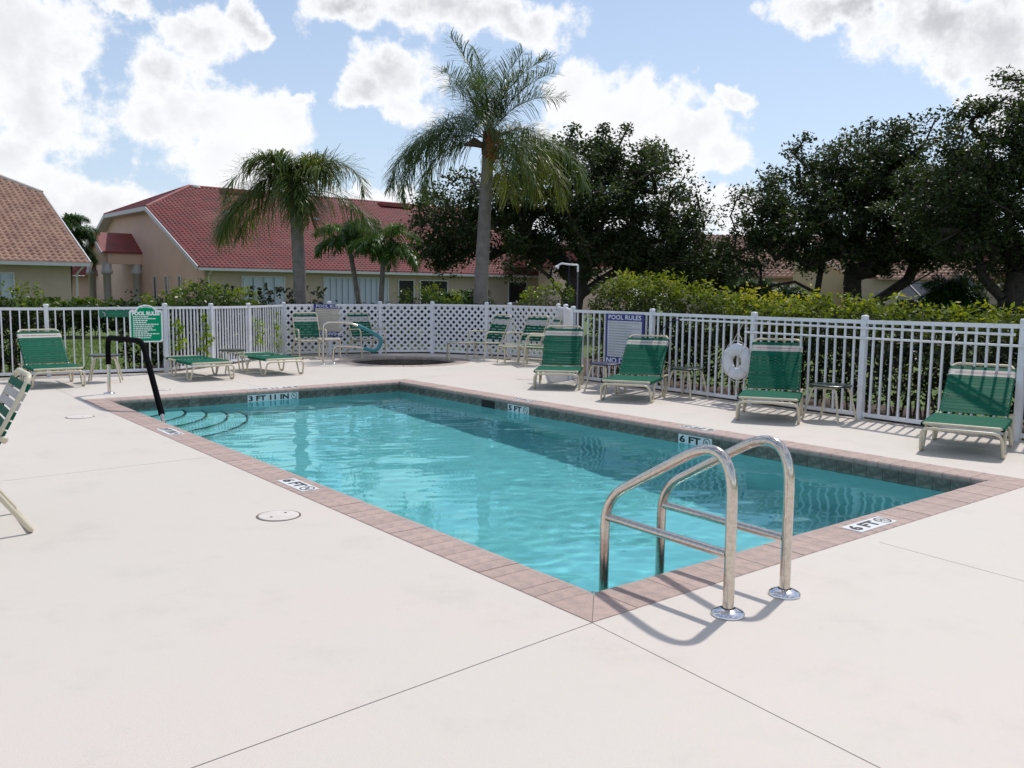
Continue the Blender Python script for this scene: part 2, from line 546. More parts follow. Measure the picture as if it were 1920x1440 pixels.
def np_mesh(name, V, Q, mat, tint=None):
    """V (n,3), Q (m,k) numpy faces"""
    me = bpy.data.meshes.new(name)
    V = np.asarray(V, dtype=np.float32)
    Q = np.asarray(Q, dtype=np.int32)
    me.vertices.add(len(V))
    me.vertices.foreach_set('co', V.ravel())
    k = Q.shape[1]
    me.loops.add(Q.size)
    me.loops.foreach_set('vertex_index', Q.ravel())
    me.polygons.add(len(Q))
    me.polygons.foreach_set('loop_start', np.arange(0, Q.size, k, dtype=np.int32))
    me.polygons.foreach_set('loop_total', np.full(len(Q), k, dtype=np.int32))
    me.update(calc_edges=True)
    me.materials.append(MATS[mat])
    if tint is not None:
        at_ = me.attributes.new('tint', 'FLOAT', 'POINT')
        at_.data.foreach_set('value', np.asarray(tint, dtype=np.float32))
    return me


def leaves(rng, C, per, rad, size, tint0, tvar=0.25, flat=0.6, aspect=0.5, curl=0.0):
    """leaf quads scattered round cluster centres C; returns V,Q,tint"""
    C = np.asarray(C, float)
    n = len(C) * per
    c_ = np.repeat(C, per, axis=0)
    d = rng.normal(size=(n, 3))
    d /= np.linalg.norm(d, axis=1)[:, None] + 1e-9
    rr = (np.repeat(rad, per) if np.ndim(rad) > 0 else rad) * rng.random(n) ** 0.45
    p = c_ + d * rr[:, None] * np.array([1, 1, flat])
    ax = rng.normal(size=(n, 3))
    ax[:, 2] *= 0.7
    ax /= np.linalg.norm(ax, axis=1)[:, None]
    nn = rng.normal(size=(n, 3))
    nn[:, 2] = np.abs(nn[:, 2]) + 0.5
    sd = np.cross(ax, nn)
    sd /= np.linalg.norm(sd, axis=1)[:, None]
    L = size * (0.6 + 0.8 * rng.random(n))
    a = ax * L[:, None] / 2
    s_ = sd * (L * aspect)[:, None] / 2
    V = np.stack([p - a, p - s_ + a * 0.1, p + a, p + s_ + a * 0.1], axis=1).reshape(-1, 3)
    Q = np.arange(n * 4).reshape(-1, 4)
    tt = np.repeat(np.asarray(tint0, float), per) if np.ndim(tint0) > 0 else np.full(n, tint0)
    tt = np.clip(tt + rng.normal(size=n) * tvar, 0, 1)
    return V, Q, np.repeat(tt, 4)


def join_np(parts):
    Vs, Qs, Ts = [], [], []
    k = 0
    for V, Q, T in parts:
        Vs.append(V)
        Qs.append(Q + k)
        Ts.append(T)
        k += len(V)
    return np.concatenate(Vs), np.concatenate(Qs), np.concatenate(Ts)


def text_mesh(txt, size, mat, bold=0.0, align='CENTER', spacing=1.0):
    cu = bpy.data.curves.new('lettering', 'FONT')
    cu.body = txt
    cu.size = size
    cu.align_x = align
    cu.align_y = 'CENTER'
    cu.offset = bold
    cu.extrude = 0.0006
    cu.space_character = spacing
    cu.resolution_u = 3
    to = bpy.data.objects.new('lettering', cu)
    S.collection.objects.link(to)
    dg = bpy.context.evaluated_depsgraph_get()
    me = bpy.data.meshes.new_from_object(to.evaluated_get(dg))
    bpy.data.objects.remove(to)
    bpy.data.curves.remove(cu)
    me.materials.clear()
    me.materials.append(MATS[mat])
    return me


# ------------------------------------------------------------------ pool frame
N0 = Vector((0.38, 3.88, 0))
U = Vector((-0.62304, 0.78218, 0))      # along the long side, away
W_ = Vector((0.78218, 0.62304, 0))      # along the short side, to the right
PL, PW = 9.85, 5.05
ANG = math.atan2(W_.y, W_.x)            # local x = short side, local y = long side


def PF(a, b_, z=0.0):
    return N0 + U * a + W_ * b_ + Vector((0, 0, z))


FENCE_L = [(-9.36, 13.66), (-7.75, 14.53), (-6.13, 15.41), (-5.74, 16.64), (-5.42, 17.94), (-5.09, 19.44)]
FENCE_M = [(-5.09, 19.44), (-4.2, 20.05), (-3.1, 20.46), (-1.9, 20.71), (-0.6, 20.13), (-0.07, 19.95), (0.99, 19.02), (1.04, 17.18), (1.03, 14.91)]
FENCE_R = [(1.03, 14.91), (2.14, 13.41), (3.27, 11.84), (4.23, 10.50), (5.29, 9.03), (6.36, 7.55)]

# ------------------------------------------------------------------ ground, deck
gm = MB()
gm.add([(-200, -60, -0.14), (200, -60, -0.14), (200, 260, -0.14), (-200, 260, -0.14)], [(0, 1, 2, 3)])
# leave out the pool and spa pits: the lawn is a frame of four sheets round the deck
gm = MB()
X0, X1, Y0, Y1 = -12.0, 12.0, -8.0, 22.6
for (xa, xb, ya, yb) in ((-260, X0, -80, 320), (X1, 260, -80, 320), (X0, X1, -80, Y0), (X0, X1, Y1, 320)):
    gm.add([(xa, ya, -0.13), (xb, ya, -0.13), (xb, yb, -0.13), (xa, yb, -0.13)], [(0, 1, 2, 3)])
lawn = tag(gm.build('lawn', 'lawn'), 'flat mown lawn beyond the pool fence', kind='structure')


def in_poly(x, y, poly):
    c_ = False
    n = len(poly)
    for i in range(n):
        x1, y1 = poly[i]
        x2, y2 = poly[i - 1]
        if (y1 > y) != (y2 > y) and x < (x2 - x1) * (y - y1) / (y2 - y1) + x1:
            c_ = not c_
    return c_


def outset(line, d):
    out = []
    for i, p in enumerate(line):
        a = Vector(line[max(i - 1, 0)])
        b_ = Vector(line[min(i + 1, len(line) - 1)])
        t_ = (b_ - a).normalized()
        out.append((p[0] - t_.y * d, p[1] + t_.x * d))
    return out


edge_line = outset(FENCE_L[:-1] + FENCE_M[:-1] + FENCE_R, 0.10)
deck_poly = edge_line + [(9.0, 4.0), (9.0, -6.0), (-10.5, -6.0), (-11.5, 12.4)]
pool_rect = [tuple(PF(0, 0)[:2]), tuple(PF(0, PW)[:2]), tuple(PF(PL, PW)[:2]), tuple(PF(PL, 0)[:2])]
SPA = (-2.32, 18.50)
spa_out = [(SPA[0] + 1.42 * math.cos(2 * math.pi * k / 48), SPA[1] + 1.42 * math.sin(2 * math.pi * k / 48)) for k in range(48)]
jw = 0.003


def strip(a, b_):
    a, b_ = Vector(a), Vector(b_)
    d = (b_ - a).normalized()
    n = Vector((-d.y, d.x)) * jw
    return [tuple(a + n), tuple(a - n), tuple(b_ - n), tuple(b_ + n)]


n2 = Vector(pool_rect[0])
joints = [strip(n2, n2 + Vector((0.56, -0.83)) * 9), strip(n2, n2 + Vector((-0.74, -0.67)) * 8),
          strip(Vector((2.18, 5.97)) - Vector((0.0, 0.73)) + Vector((0.09, 0.0)), (3.7, 3.12)),
          strip((-6.3, 4.70), tuple(PF(4.95, 0)[:2])),
          strip(tuple(PF(PL, 0)[:2]), tuple(PF(PL + 2.6, 0)[:2])),
          strip(tuple(PF(PL, PW)[:2]), tuple((PF(PL, PW) + W_ * 1.2 + U * 0.2)[:2])),
          strip(tuple(PF(0, PW)[:2]), tuple((PF(0, PW) - U * 0.1 + W_ * 3.0)[:2])),
          strip((3.7, 3.12), (8.9, 6.9)),
          strip(tuple(PF(PL, 2.6)[:2]), tuple(PF(PL + 3.4, 2.4)[:2]))]
verts, edges = [], []


def loop_in(poly):
    k = len(verts)
    verts.extend(Vector(p) for p in poly)
    n = len(poly)
    edges.extend((k + i, k + (i + 1) % n) for i in range(n))


for lp in [deck_poly, pool_rect, spa_out] + joints:
    loop_in(lp)
cv, ce, cf, _, _, _ = delaunay_2d_cdt(verts, edges, [], 0, 1e-5)
keep, isj = [], []
for f in cf:
    cx = sum(cv[i].x for i in f) / 3
    cy = sum(cv[i].y for i in f) / 3
    if not in_poly(cx, cy, deck_poly) or in_poly(cx, cy, pool_rect) or in_poly(cx, cy, spa_out):
        continue
    j_ = any(in_poly(cx, cy, jn) for jn in joints)
    keep.append(f)
    isj.append(j_)
deck = thing('deck', None, None)
tag(deck, 'pale pinkish coated concrete pool deck with thin dark control joints', kind='structure')
# joint bed under everything
base = MB()
base.add([(q.x, q.y, -0.022) for q in cv], [tuple(f) for f in keep])
tag(base.build('joint_bed', 'joint', deck), 'dark joint filler between the deck slabs', kind='structure')
# flood fill slabs
emap = {}
for fi, f in enumerate(keep):
    if isj[fi]:
        continue
    for i in range(3):
        e = tuple(sorted((f[i], f[(i + 1) % 3])))
        emap.setdefault(e, []).append(fi)
seen = [False] * len(keep)
for fi in range(len(keep)):
    if seen[fi] or isj[fi]:
        continue
    stack, comp = [fi], []
    seen[fi] = True
    while stack:
        q = stack.pop()
        comp.append(q)
        f = keep[q]
        for i in range(3):
            e = tuple(sorted((f[i], f[(i + 1) % 3])))
            for r_ in emap[e]:
                if not seen[r_]:
                    seen[r_] = True
                    stack.append(r_)
    used = sorted({i for q in comp for i in keep[q]})
    ix = {g_: k for k, g_ in enumerate(used)}
    nU = len(used)
    mbs = MB()
    vs = [(cv[i].x, cv[i].y, 0.0) for i in used] + [(cv[i].x, cv[i].y, -0.10) for i in used]
    fs = [tuple(ix[i] for i in keep[q]) for q in comp]
    cnt = {}
    for q in comp:
        f = keep[q]
        for i in range(3):
            e = (f[i], f[(i + 1) % 3])
            cnt[e] = 1
    for (a, b_) in cnt:
        if (b_, a) not in cnt:
            fs.append((ix[a], ix[b_], nU + ix[b_], nU + ix[a]))
    mbs.add(vs, fs)
    tag(mbs.build('deck_slab', 'deck', deck), kind='structure')

# planting bed strip outside the fences
bed = MB()
for line, off in ((FENCE_L, 2.0), (FENCE_M[:-1] + FENCE_R, 2.2)):
    i0 = outset(line, 0.10)
    i1 = outset(line, off)
    for k in range(len(line) - 1):
        bed.add([(*i0[k], -0.06), (*i0[k + 1], -0.06), (*i1[k + 1], -0.09), (*i1[k], -0.09)], [(0, 1, 2, 3)])
tag(bed.build('planting_bed', 'mulch'), 'dark mulched bed under the hedges', kind='structure')
bed2 = MB()
for (xa, xb, ya, yb) in ((X0, X1, Y0, Y1),):
    pass
# earth between the bed and the lawn frame
vs2, ed2 = [], []
verts, edges = [], []
loop_in([(X0, Y0), (X1, Y0), (X1, Y1), (X0, Y1)])
loop_in(deck_poly)
qv, qe, qf, _, _, _ = delaunay_2d_cdt(verts, edges, [], 0, 1e-5)
er = MB()
er.add([(q.x, q.y, -0.125) for q in qv], [tuple(f) for f in qf if not in_poly(sum(qv[i].x for i in f) / 3, sum(qv[i].y for i in f) / 3, deck_poly)])
tag(er.build('lawn', 'lawn'), 'strip of lawn directly outside the fence', kind='structure')

# ------------------------------------------------------------------ pool
pool = obj('pool', None, None, N0, ANG)
tag(pool, 'rectangular swimming pool shell with brick coping and dark tile band', kind='structure')
# pool local coordinates: x = b (short side), y = a (long side)
IN = 0.275
DEPTH = -1.80
sh = MB()
x0, x1, y0, y1 = IN, PW - IN, IN, PL - IN
sh.add([(x0, y0, DEPTH), (x1, y0, DEPTH), (x1, y1, DEPTH + 0.55), (x0, y1, DEPTH + 0.55)], [(0, 1, 2, 3)])
for (ax_, ay, bx, by) in ((x0, y0, x1, y0), (x1, y0, x1, y1), (x1, y1, x0, y1), (x0, y1, x0, y0)):
    sh.add([(ax_, ay, -0.06), (bx, by, -0.06), (bx, by, DEPTH), (ax_, ay, DEPTH)], [(0, 1, 2, 3)])
shell_o = tag(sh.build('pool_shell', 'plaster', pool), 'pale blue plastered pool basin', kind='structure')
shell_o.cycles.is_caustics_receiver = True

# corner entry steps (left far corner)
stp = [(0.68, 0.68, -0.28), (0.98, 0.96, -0.46), (1.28, 1.23, -0.64), (1.57, 1.50, -0.82), (1.86, 1.76, -1.0)]
for ra, rb, z in reversed(stp):
    sb = MB()
    n = 22
    arc = [(x0 + rb * math.sin(math.pi / 2 * k / n), y1 - ra * math.cos(math.pi / 2 * k / n)) for k in range(n + 1)]
    poly = [(x0, y1)] + arc
    sb.prism([(x, y) for x, y in poly][::-1] if False else poly, DEPTH, z)
    so = sb.build('step', 'step_plaster', pool)
    so.cycles.is_caustics_receiver = True
    eb = MB()
    inner = [(x0 + (rb - 0.030) * math.sin(math.pi / 2 * k / n), y1 - (ra - 0.034) * math.cos(math.pi / 2 * k / n)) for k in range(n + 1)]
    for k in range(n):
        a, b_, c_, d_ = arc[k], arc[k + 1], inner[k + 1], inner[k]
        eb.add([(*a, z + 0.004), (*b_, z + 0.004), (*c_, z + 0.004), (*d_, z + 0.004)], [(0, 1, 2, 3)])
        eb.add([(a[0] + 0.004, a[1] - 0.004, z + 0.004), (b_[0] + 0.004, b_[1] - 0.004, z + 0.004), (b_[0] + 0.004, b_[1] - 0.004, z - 0.028), (a[0] + 0.004, a[1] - 0.004, z - 0.028)], [(0, 1, 2, 3)])
    eb.build('step_edge', 'dark_tile', so)

# waterline tiles, one by one
tl = MB().box((0, 0, 0), (0.149, 0.012, 0.148)).mesh('tile', 'slate_tile')
TZ = -0.132
gb = MB()
for (ax_, ay, bx, by) in ((x0, y0, x1, y0), (x1, y0, x1, y1), (x1, y1, x0, y1), (x0, y1, x0, y0)):
    d = Vector((bx - ax_, by - ay, 0))
    L = d.length
    d.normalize()
    nn = Vector((-d.y, d.x, 0))
    n = int(round(L / 0.1525))
    st_ = L / n
    visible = (ax_ == x1 and bx == x1) or (ay == y1 and by == y1)
    rz = math.atan2(d.y, d.x)
    if visible:
        for k in range(n):
            p = Vector((ax_, ay, 0)) + d * (st_ * (k + 0.5)) + nn * 0.004
            t_ = obj('tile', tl, pool, (p.x, p.y, TZ), rz)
            t_.scale = (st_ / 0.1525, 1, 1)
    else:
        hid = MB()
        for k in range(n):
            p = Vector((ax_, ay, 0)) + d * (st_ * (k + 0.5)) + nn * 0.004
            hid.box((p.x, p.y, TZ), (0.149, 0.012, 0.148), Matrix.Rotation(rz, 3, 'Z'))
        tag(hid.build('tile_row', 'slate_tile', pool), kind='stuff')

# skimmer mouth on the right far wall
sk = MB().box((x1 - 0.008, 7.14, -0.118), (0.016, 0.30, 0.115))
sk.build('skimmer_mouth', 'interior_dark', pool)
sf = MB()
sf.box((x1 - 0.02, 7.14, -0.190), (0.01, 0.34, 0.02))
sf.build('skimmer_lip', 'dark_plastic', pool)

# coping stones
cw = 0.30


def stone_mesh(wd):
    prof = [(0.0, -0.06), (0.0, -0.005), (0.005, 0.0), (0.262, 0.0)]
    for k in range(1, 6):
        a = math.pi / 2 - math.pi * k / 6
        prof.append((0.268 + 0.030 * math.cos(a), -0.030 + 0.030 * math.sin(a)))
    prof.append((0.262, -0.06))
    mb = MB()
    n = len(prof)
    e = 0.003
    vs = [(x, -wd / 2, z) for x, z in prof] + [(x, wd / 2, z) for x, z in prof]
    fs = [(i, (i + 1) % n, n + (i + 1) % n, n + i) for i in range(n)]
    mb.add(vs, fs)
    mb.add([(x, -wd / 2, z) for x, z in prof], [tuple(range(n))])
    mb.add([(x, wd / 2, z) for x, z in prof], [tuple(range(n - 1, -1, -1))])
    me = mb.mesh('coping_stone', 'coping')
    return me


WAVE = 0.00046
coping = obj('pool_coping', None, None, N0, ANG)
tag(coping, 'pink brick coping round the pool edge with rounded noses', kind='structure')
rng = random.Random(3)
for side, (ox, oy, rz, L) in enumerate(((0, cw, 0, PL - 2 * cw), (PW - cw, 0, math.pi / 2, PW - 2 * cw), (PW, PL - cw, math.pi, PL - 2 * cw), (cw, PL, -math.pi / 2, PW - 2 * cw))):
    n = int(round(L / 0.1165))
    st_ = L / n
    sm = stone_mesh(st_ - 0.0035)
    dx, dy = -math.sin(rz), math.cos(rz)
    for k in range(n):
        s_ = st_ * (k + 0.5)
        c_ = obj('coping_stone', sm, coping, (ox + dx * s_, oy + dy * s_, 0.004 + rng.uniform(-.0012, .0012)), rz + rng.uniform(-.002, .002))
# grout bed (thin, under the joints) and mitred corners
for (cx, cy, sx, sy) in ((0, 0, 1, 1), (PW, 0, -1, 1), (PW, PL, -1, -1), (0, PL, 1, -1)):
    g_ = 0.003
    for tri in (((g_, 0), (cw - .002, 0), (cw - .002, cw - 2 * g_)), ((0, g_), (cw - 2 * g_, cw - .002), (0, cw - .002))):
        mb = MB()
        pts = [(cx + sx * a, cy + sy * b_) for a, b_ in tri]
        if (sx * sy) < 0:
            pts = pts[::-1]
        mb.prism(pts, -0.06, 0.004)
        mb.build('corner_stone', 'coping', coping)
gb = MB()
for (xa, xb, ya, yb) in ((0.002, 0.262, 0.002, PL - .002), (PW - 0.262, PW - 0.002, 0.002, PL - .002), (0.262, PW - 0.262, 0.002, 0.262), (0.262, PW - 0.262, PL - 0.262, PL - .002)):
    gb.box(((xa + xb) / 2, (ya + yb) / 2, -0.031), (xb - xa, yb - ya, 0.058))
tag(gb.build('grout_bed', 'grout', coping), kind='structure')

# wind ripples modelled as a fine wave surface
rgw = np.random.default_rng(12)
nx, ny = 190, 390
gx_, gy2 = np.meshgrid(np.linspace(x0, x1, nx), np.linspace(y0, y1, ny))
hw = np.zeros_like(gx_)
for k in range(110):
    lam = 0.13 * (1.35 / 0.13) ** (rgw.random() ** 1.25)
    th = R(62) + rgw.normal() * 0.55
    kk = 2 * math.pi / lam
    hw += WAVE * lam ** 0.95 * np.sin(kk * (gx_ * math.cos(th) + gy2 * math.sin(th)) + rgw.random() * 6.28)
patch = 0.62 + 0.38 * np.sin(gx_ * 1.3 + 1.1 * np.sin(gy2 * .8)) * np.sin(gy2 * .9 + 1.7 * np.sin(gx_ * .7) + 1)
Vw = np.stack([gx_, gy2, -0.155 + hw * patch], -1).reshape(-1, 3)
ii = np.arange(ny - 1)[:, None] * nx + np.arange(nx - 1)[None, :]
Qw = np.stack([ii, ii + 1, ii + 1 + nx, ii + nx], -1).reshape(-1, 4)
wme = np_mesh('pool_water', Vw, Qw, 'pool_water')
wme.polygons.foreach_set('use_smooth', np.ones(len(Qw), dtype=bool))
water_o = obj('pool_water', wme, None, N0, ANG)
water_o.cycles.is_caustics_caster = True
tag(water_o, 'rippled turquoise pool water', kind='structure')


# ------------------------------------------------------------------ depth markers
def no_dive(r_, mat):
    mb = MB()
    n = 20
    for k in range(n):
        a0, a1 = 2 * math.pi * k / n, 2 * math.pi * (k + 1) / n
        q = [(r_ * math.cos(a0), r_ * math.sin(a0)), (r_ * math.cos(a1), r_ * math.sin(a1)),
             (r_ * .84 * math.cos(a1), r_ * .84 * math.sin(a1)), (r_ * .84 * math.cos(a0), r_ * .84 * math.sin(a0))]
        mb.add([(x, y, 0.0012) for x, y in q], [(3, 2, 1, 0)])
    mb.box((0, 0, 0.001), (r_ * 1.75, r_ * .13, 0.0006), Matrix.Rotation(R(-45), 3, 'Z'))
    # tiny diver
    mb.box((-r_ * .15, r_ * .1, 0.001), (r_ * .75, r_ * .14, 0.0006), Matrix.Rotation(R(35), 3, 'Z'))
    mb.box((r_ * .25, -r_ * .1, 0.001), (r_ * .5, r_ * .1, 0.0006), Matrix.Rotation(R(-70), 3, 'Z'))
    return mb


def marker(label, txt, wd, ht, mat4, plates, lift_text=False):
    """white enamel depth marker, local x = reading direction, y = up, z = outwards"""
    root = thing('depth_marker', label, 'depth marker', group='pool depth markers')
    root.matrix_world = mat4
    nP = plates
    pw = wd / nP
    for k in range(nP):
        MB().box((-wd / 2 + pw * (k + .5), 0, -0.003), (pw - 0.002, ht, 0.006)).build('marker_tile', 'marker_tile', root)
    dw = ht * 0.95
    lift = ht * 0.13 if lift_text else 0
    me = text_mesh(txt, ht * (0.70 if lift_text else .86), 'black_print', bold=ht * 0.026)
    lo = obj('lettering', me, root, (-dw / 2, -ht * 0.02 + lift, 0.0015))
    xs = [q.co.x for q in me.vertices]
    span = max(xs) - min(xs)
    tgt = wd - dw - ht * 0.25
    lo.scale = (tgt / span, 1.0, 1)
    no_dive(ht * (.34 if lift_text else .40), 'black_print').build('no_diving_symbol', 'black_print', root, (wd / 2 - dw / 2, lift, 0.0005))
    return root


def frame(o_, x, y, z):
    mm = Matrix((x, y, z)).transposed().to_4x4()
    mm.translation = o_
    return mm


Z = Vector((0, 0, 1))
# on the water-line walls
marker("white '3 FT 11 IN' depth marker tiles on the left far pool wall", '3 FT 11 IN', 0.80, 0.145, frame(PF(y1 - 0.013, 2.57, -0.128), W_, Z, -U), 5, True)
marker("white '5 FT' depth marker tile on the far pool wall beside the skimmer", '5 FT', 0.46, 0.145, frame(PF(6.45, x1 - 0.013, -0.128), -U, Z, -W_), 2, True)
marker("white '6 FT' depth marker tile on the right far pool wall behind the steel ladder", '6 FT', 0.47, 0.145, frame(PF(3.355, x1 - 0.013, -0.128), -U, Z, -W_), 2, True)
# on the coping
marker("white '6 FT' marker set flat in the near left coping, beside the round lid", '6 FT', 0.46, 0.145, frame(PF(3.41, 0.125, 0.0085), -U, W_, Z), 1)
marker("white '3 FT 11 IN' marker flat in the near left coping", '3 FT 11 IN', 0.50, 0.145, frame(PF(6.52, 0.125, 0.0085), -U, W_, Z), 1)
marker("white '6 FT' marker flat in the near right coping, right of the steel ladder", '6 FT', 0.46, 0.145, frame(PF(0.13, 2.65, 0.0085), W_, U, Z), 1)
marker("white marker flat in the far coping above the '3 FT 11 IN' wall tiles", '3 FT 11 IN', 0.80, 0.145, frame(PF(PL - 0.13, 2.65, 0.0085), -W_, -U, Z), 1)
marker("white marker flat in the far coping above the '5 FT' wall tile", '5 FT', 0.46, 0.145, frame(PF(6.50, PW - 0.13, 0.0085), U, -W_, Z), 1)
marker("white marker flat in the far coping above the '6 FT' wall tile behind the ladder", '6 FT', 0.46, 0.145, frame(PF(3.45, PW - 0.13, 0.0085), U, -W_, Z), 1)

# ------------------------------------------------------------------ spa
spa = obj('spa', None, None, (*SPA, 0))
tag(spa, 'round sunken spa with dark tiled wall in front of the lattice fence', kind='structure')
sw = MB()
sw.lathe([(1.42, -0.10), (1.42, 0.0)], n=48)
sw.lathe([(1.12, -0.05), (1.12, -1.0)], n=48)
sw.lathe([(1.12, -0.85), (0.0, -0.85)], n=48)
tag(sw.build('spa_shell', 'spa_plaster', spa), kind='structure')
for k in range(48):
    a0, a1 = 2 * math.pi * k / 48 + .004, 2 * math.pi * (k + 1) / 48 - .004
    mb = MB()
    rr = ((1.09, -.055), (1.09, -.015), (1.105, .003), (1.415, .003), (1.415, -.055))
    n = len(rr)
    mb.add([(r_ * math.cos(a), r_ * math.sin(a), z) for a in (a0, a1) for r_, z in rr],
           [(i, i + 1, n + i + 1, n + i) for i in range(n - 1)] + [tuple(range(n - 1, -1, -1)), tuple(range(n, 2 * n))])
    if k == 0:
        pass
    mb.build('coping_stone', 'spa_rim', spa)
for k in range(44):
    a = 2 * math.pi * (k + .5) / 44
    tt_ = MB().box((0, 0, 0), (0.155, 0.01, 0.15)).mesh('tile', 'spa_tile') if k == 0 else tt_
    obj('tile', tt_, spa, (1.112 * math.cos(a), 1.112 * math.sin(a), -0.13), a + math.pi / 2)
tag(MB().lathe([(1.11, -0.20), (0.0, -0.20)], n=48).build('spa_water', 'spa_water', None, (*SPA, 0)), 'still dark water in the round spa', kind='structure')

# ------------------------------------------------------------------ round lids in the deck
def lid(x, y, r_, label, holes):
    t_ = thing('skimmer_lid', label, 'deck lid', (x, y, 0), group='round lids set in the deck')
    MB().lathe([(r_ + .012, 0.0), (r_ + .012, 0.002), (r_, 0.002), (r_, 0.0012)], n=36).build('lid_ring', 'joint', t_)
    MB().lathe([(r_ - .002, 0.001), (r_ - .002, 0.0045), (r_ - .012, 0.006), (0, 0.006)], n=36).build('lid_plate', 'lid_plastic', t_)
    for hx, hy in holes:
        MB().lathe([(0.010, 0.0075), (0.0, 0.0075)], c=(hx, hy, 0), n=10).build('finger_hole', 'black_print', t_)
    return t_


lid(-1.555, 5.72, 0.135, 'round cream skimmer lid with two holes in the near left deck', [(-.035, -.055), (.03, .06)])
lid(-5.03, 10.06, 0.145, 'round lid flush in the deck between the near chair and the left pool corner', [(0.02, 0.02)])
lid(*(PF(PL + .62, 1.25)[:2]), 0.09, 'small round drain cap flush in the deck beside the black hand rail foot', [(0.0, 0.0)])

# ------------------------------------------------------------------ steel ladder
lad = obj('pool_ladder', None, None, (1.035, 3.90 + 0.10, 0))
tag(lad, 'bright stainless steel pool ladder with two arched grab rails', 'pool ladder')
base_xy = [Vector((0, 0, 0)), Vector((0.365, 0.185, 0))]
base_xy[1] = W_ * 0.455
tr = 0.0265
for bi, bv in enumerate(base_xy):
    def LP(s, z):
        return bv + U * s + Vector((0, 0, z))
    sW = 0.835
    path = rounded([LP(0, 0.0), LP(0, 0.90), LP(0.17, 0.90), LP(sW - 0.02, 0.475), LP(sW, -0.75)], [0, 0.30, 0.11, 0.15, 0], 10)
    path = rounded([LP(0, 0.005), LP(0, 0.885), LP(sW, 0.40), LP(sW, -0.75)], [0, 0.34, 0.16, 0], 12)
    rl = MB().tube(path, tr, 20).build('grab_rail', 'steel', lad)
    MB().tube([LP(0.02, 0.29), LP(sW - 0.02, 0.30)], tr * 0.82, 16).build('brace_bar', 'steel', lad)
    fl = MB().lathe([(0.080, 0.002), (0.080, 0.010), (0.070, 0.020), (0.040, 0.032), (0.034, 0.034)], c=bv, n=32)
    fl.build('flange', 'steel_bright', lad)
for z in (-0.38, -0.62):
    p = U * (0.835 - 0.02)
    MB().beam(p + Vector((0, 0, z)) + W_ * .02, p + W_ * 0.435 + Vector((0, 0, z)), 0.10, 0.03).build('tread', 'white_plastic', lad)

# ------------------------------------------------------------------ black padded hand rail at the steps
hr = thing('stair_handrail', 'hand rail wrapped in black foam going down the pool entry steps', 'handrail', (-5.72, 12.31, 0))


def HP(s, z):
    return -U * s + Vector((0, 0, z))


full = rounded([HP(0, 0), HP(0.02, 0.80), HP(1.70, 0.835), HP(2.47, -0.10), HP(2.52, -0.38)], [0, 0.16, 0.20, 0.10, 0], 8)
MB().tube(full, 0.024, 14).build('steel_tube', 'steel', hr)
foam = rounded([HP(0.012, 0.42), HP(0.02, 0.80), HP(1.70, 0.835), HP(2.40, -0.015)], [0, 0.16, 0.20, 0], 8)
MB().tube(foam, 0.036, 14).build('foam_grip', 'black_foam', hr)
MB().lathe([(0.075, 0.002), (0.075, 0.012), (0.030, 0.025)], n=24).build('flange', 'steel_bright', hr)

# ------------------------------------------------------------------ spa hand rail
sr = thing('spa_handrail', 'steel spa hand rail with a curved teal foam grip beside the round spa', 'handrail', (0, 0, 0))
Q = lambda x, y, z: Vector((x, y, z))
loop = rounded([Q(-3.78, 17.36, 0), Q(-3.76, 17.38, 0.80), Q(-3.68, 17.40, 0.85), Q(-3.28, 17.45, 0.85), Q(-2.95, 17.5, .72), Q(-2.60, 17.55, .52), Q(-2.74, 17.56, 0.25), Q(-3.1, 17.58, 0.35), Q(-3.61, 17.62, 0.37), Q(-3.63, 17.63, 0.0)],
               [0, .06, .06, .12, .15, .18, .12, .1, .12, 0], 5)
MB().tube(loop, 0.023, 12).build('steel_tube', 'steel', sr)
grip = rounded([Q(-3.10, 17.475, .782), Q(-2.95, 17.5, .72), Q(-2.60, 17.55, .52), Q(-2.74, 17.56, 0.25), Q(-3.0, 17.578, 0.325)], [0, .15, .18, .12, 0], 5)
MB().tube(grip, 0.037, 12).build('foam_grip', 'teal_foam', sr)
for p in ((-3.78, 17.36), (-3.63, 17.63)):
    MB().lathe([(0.06, 0.002), (0.06, 0.012), (0.025, 0.022)], c=(*p, 0), n=20).build('flange', 'steel_bright', sr)


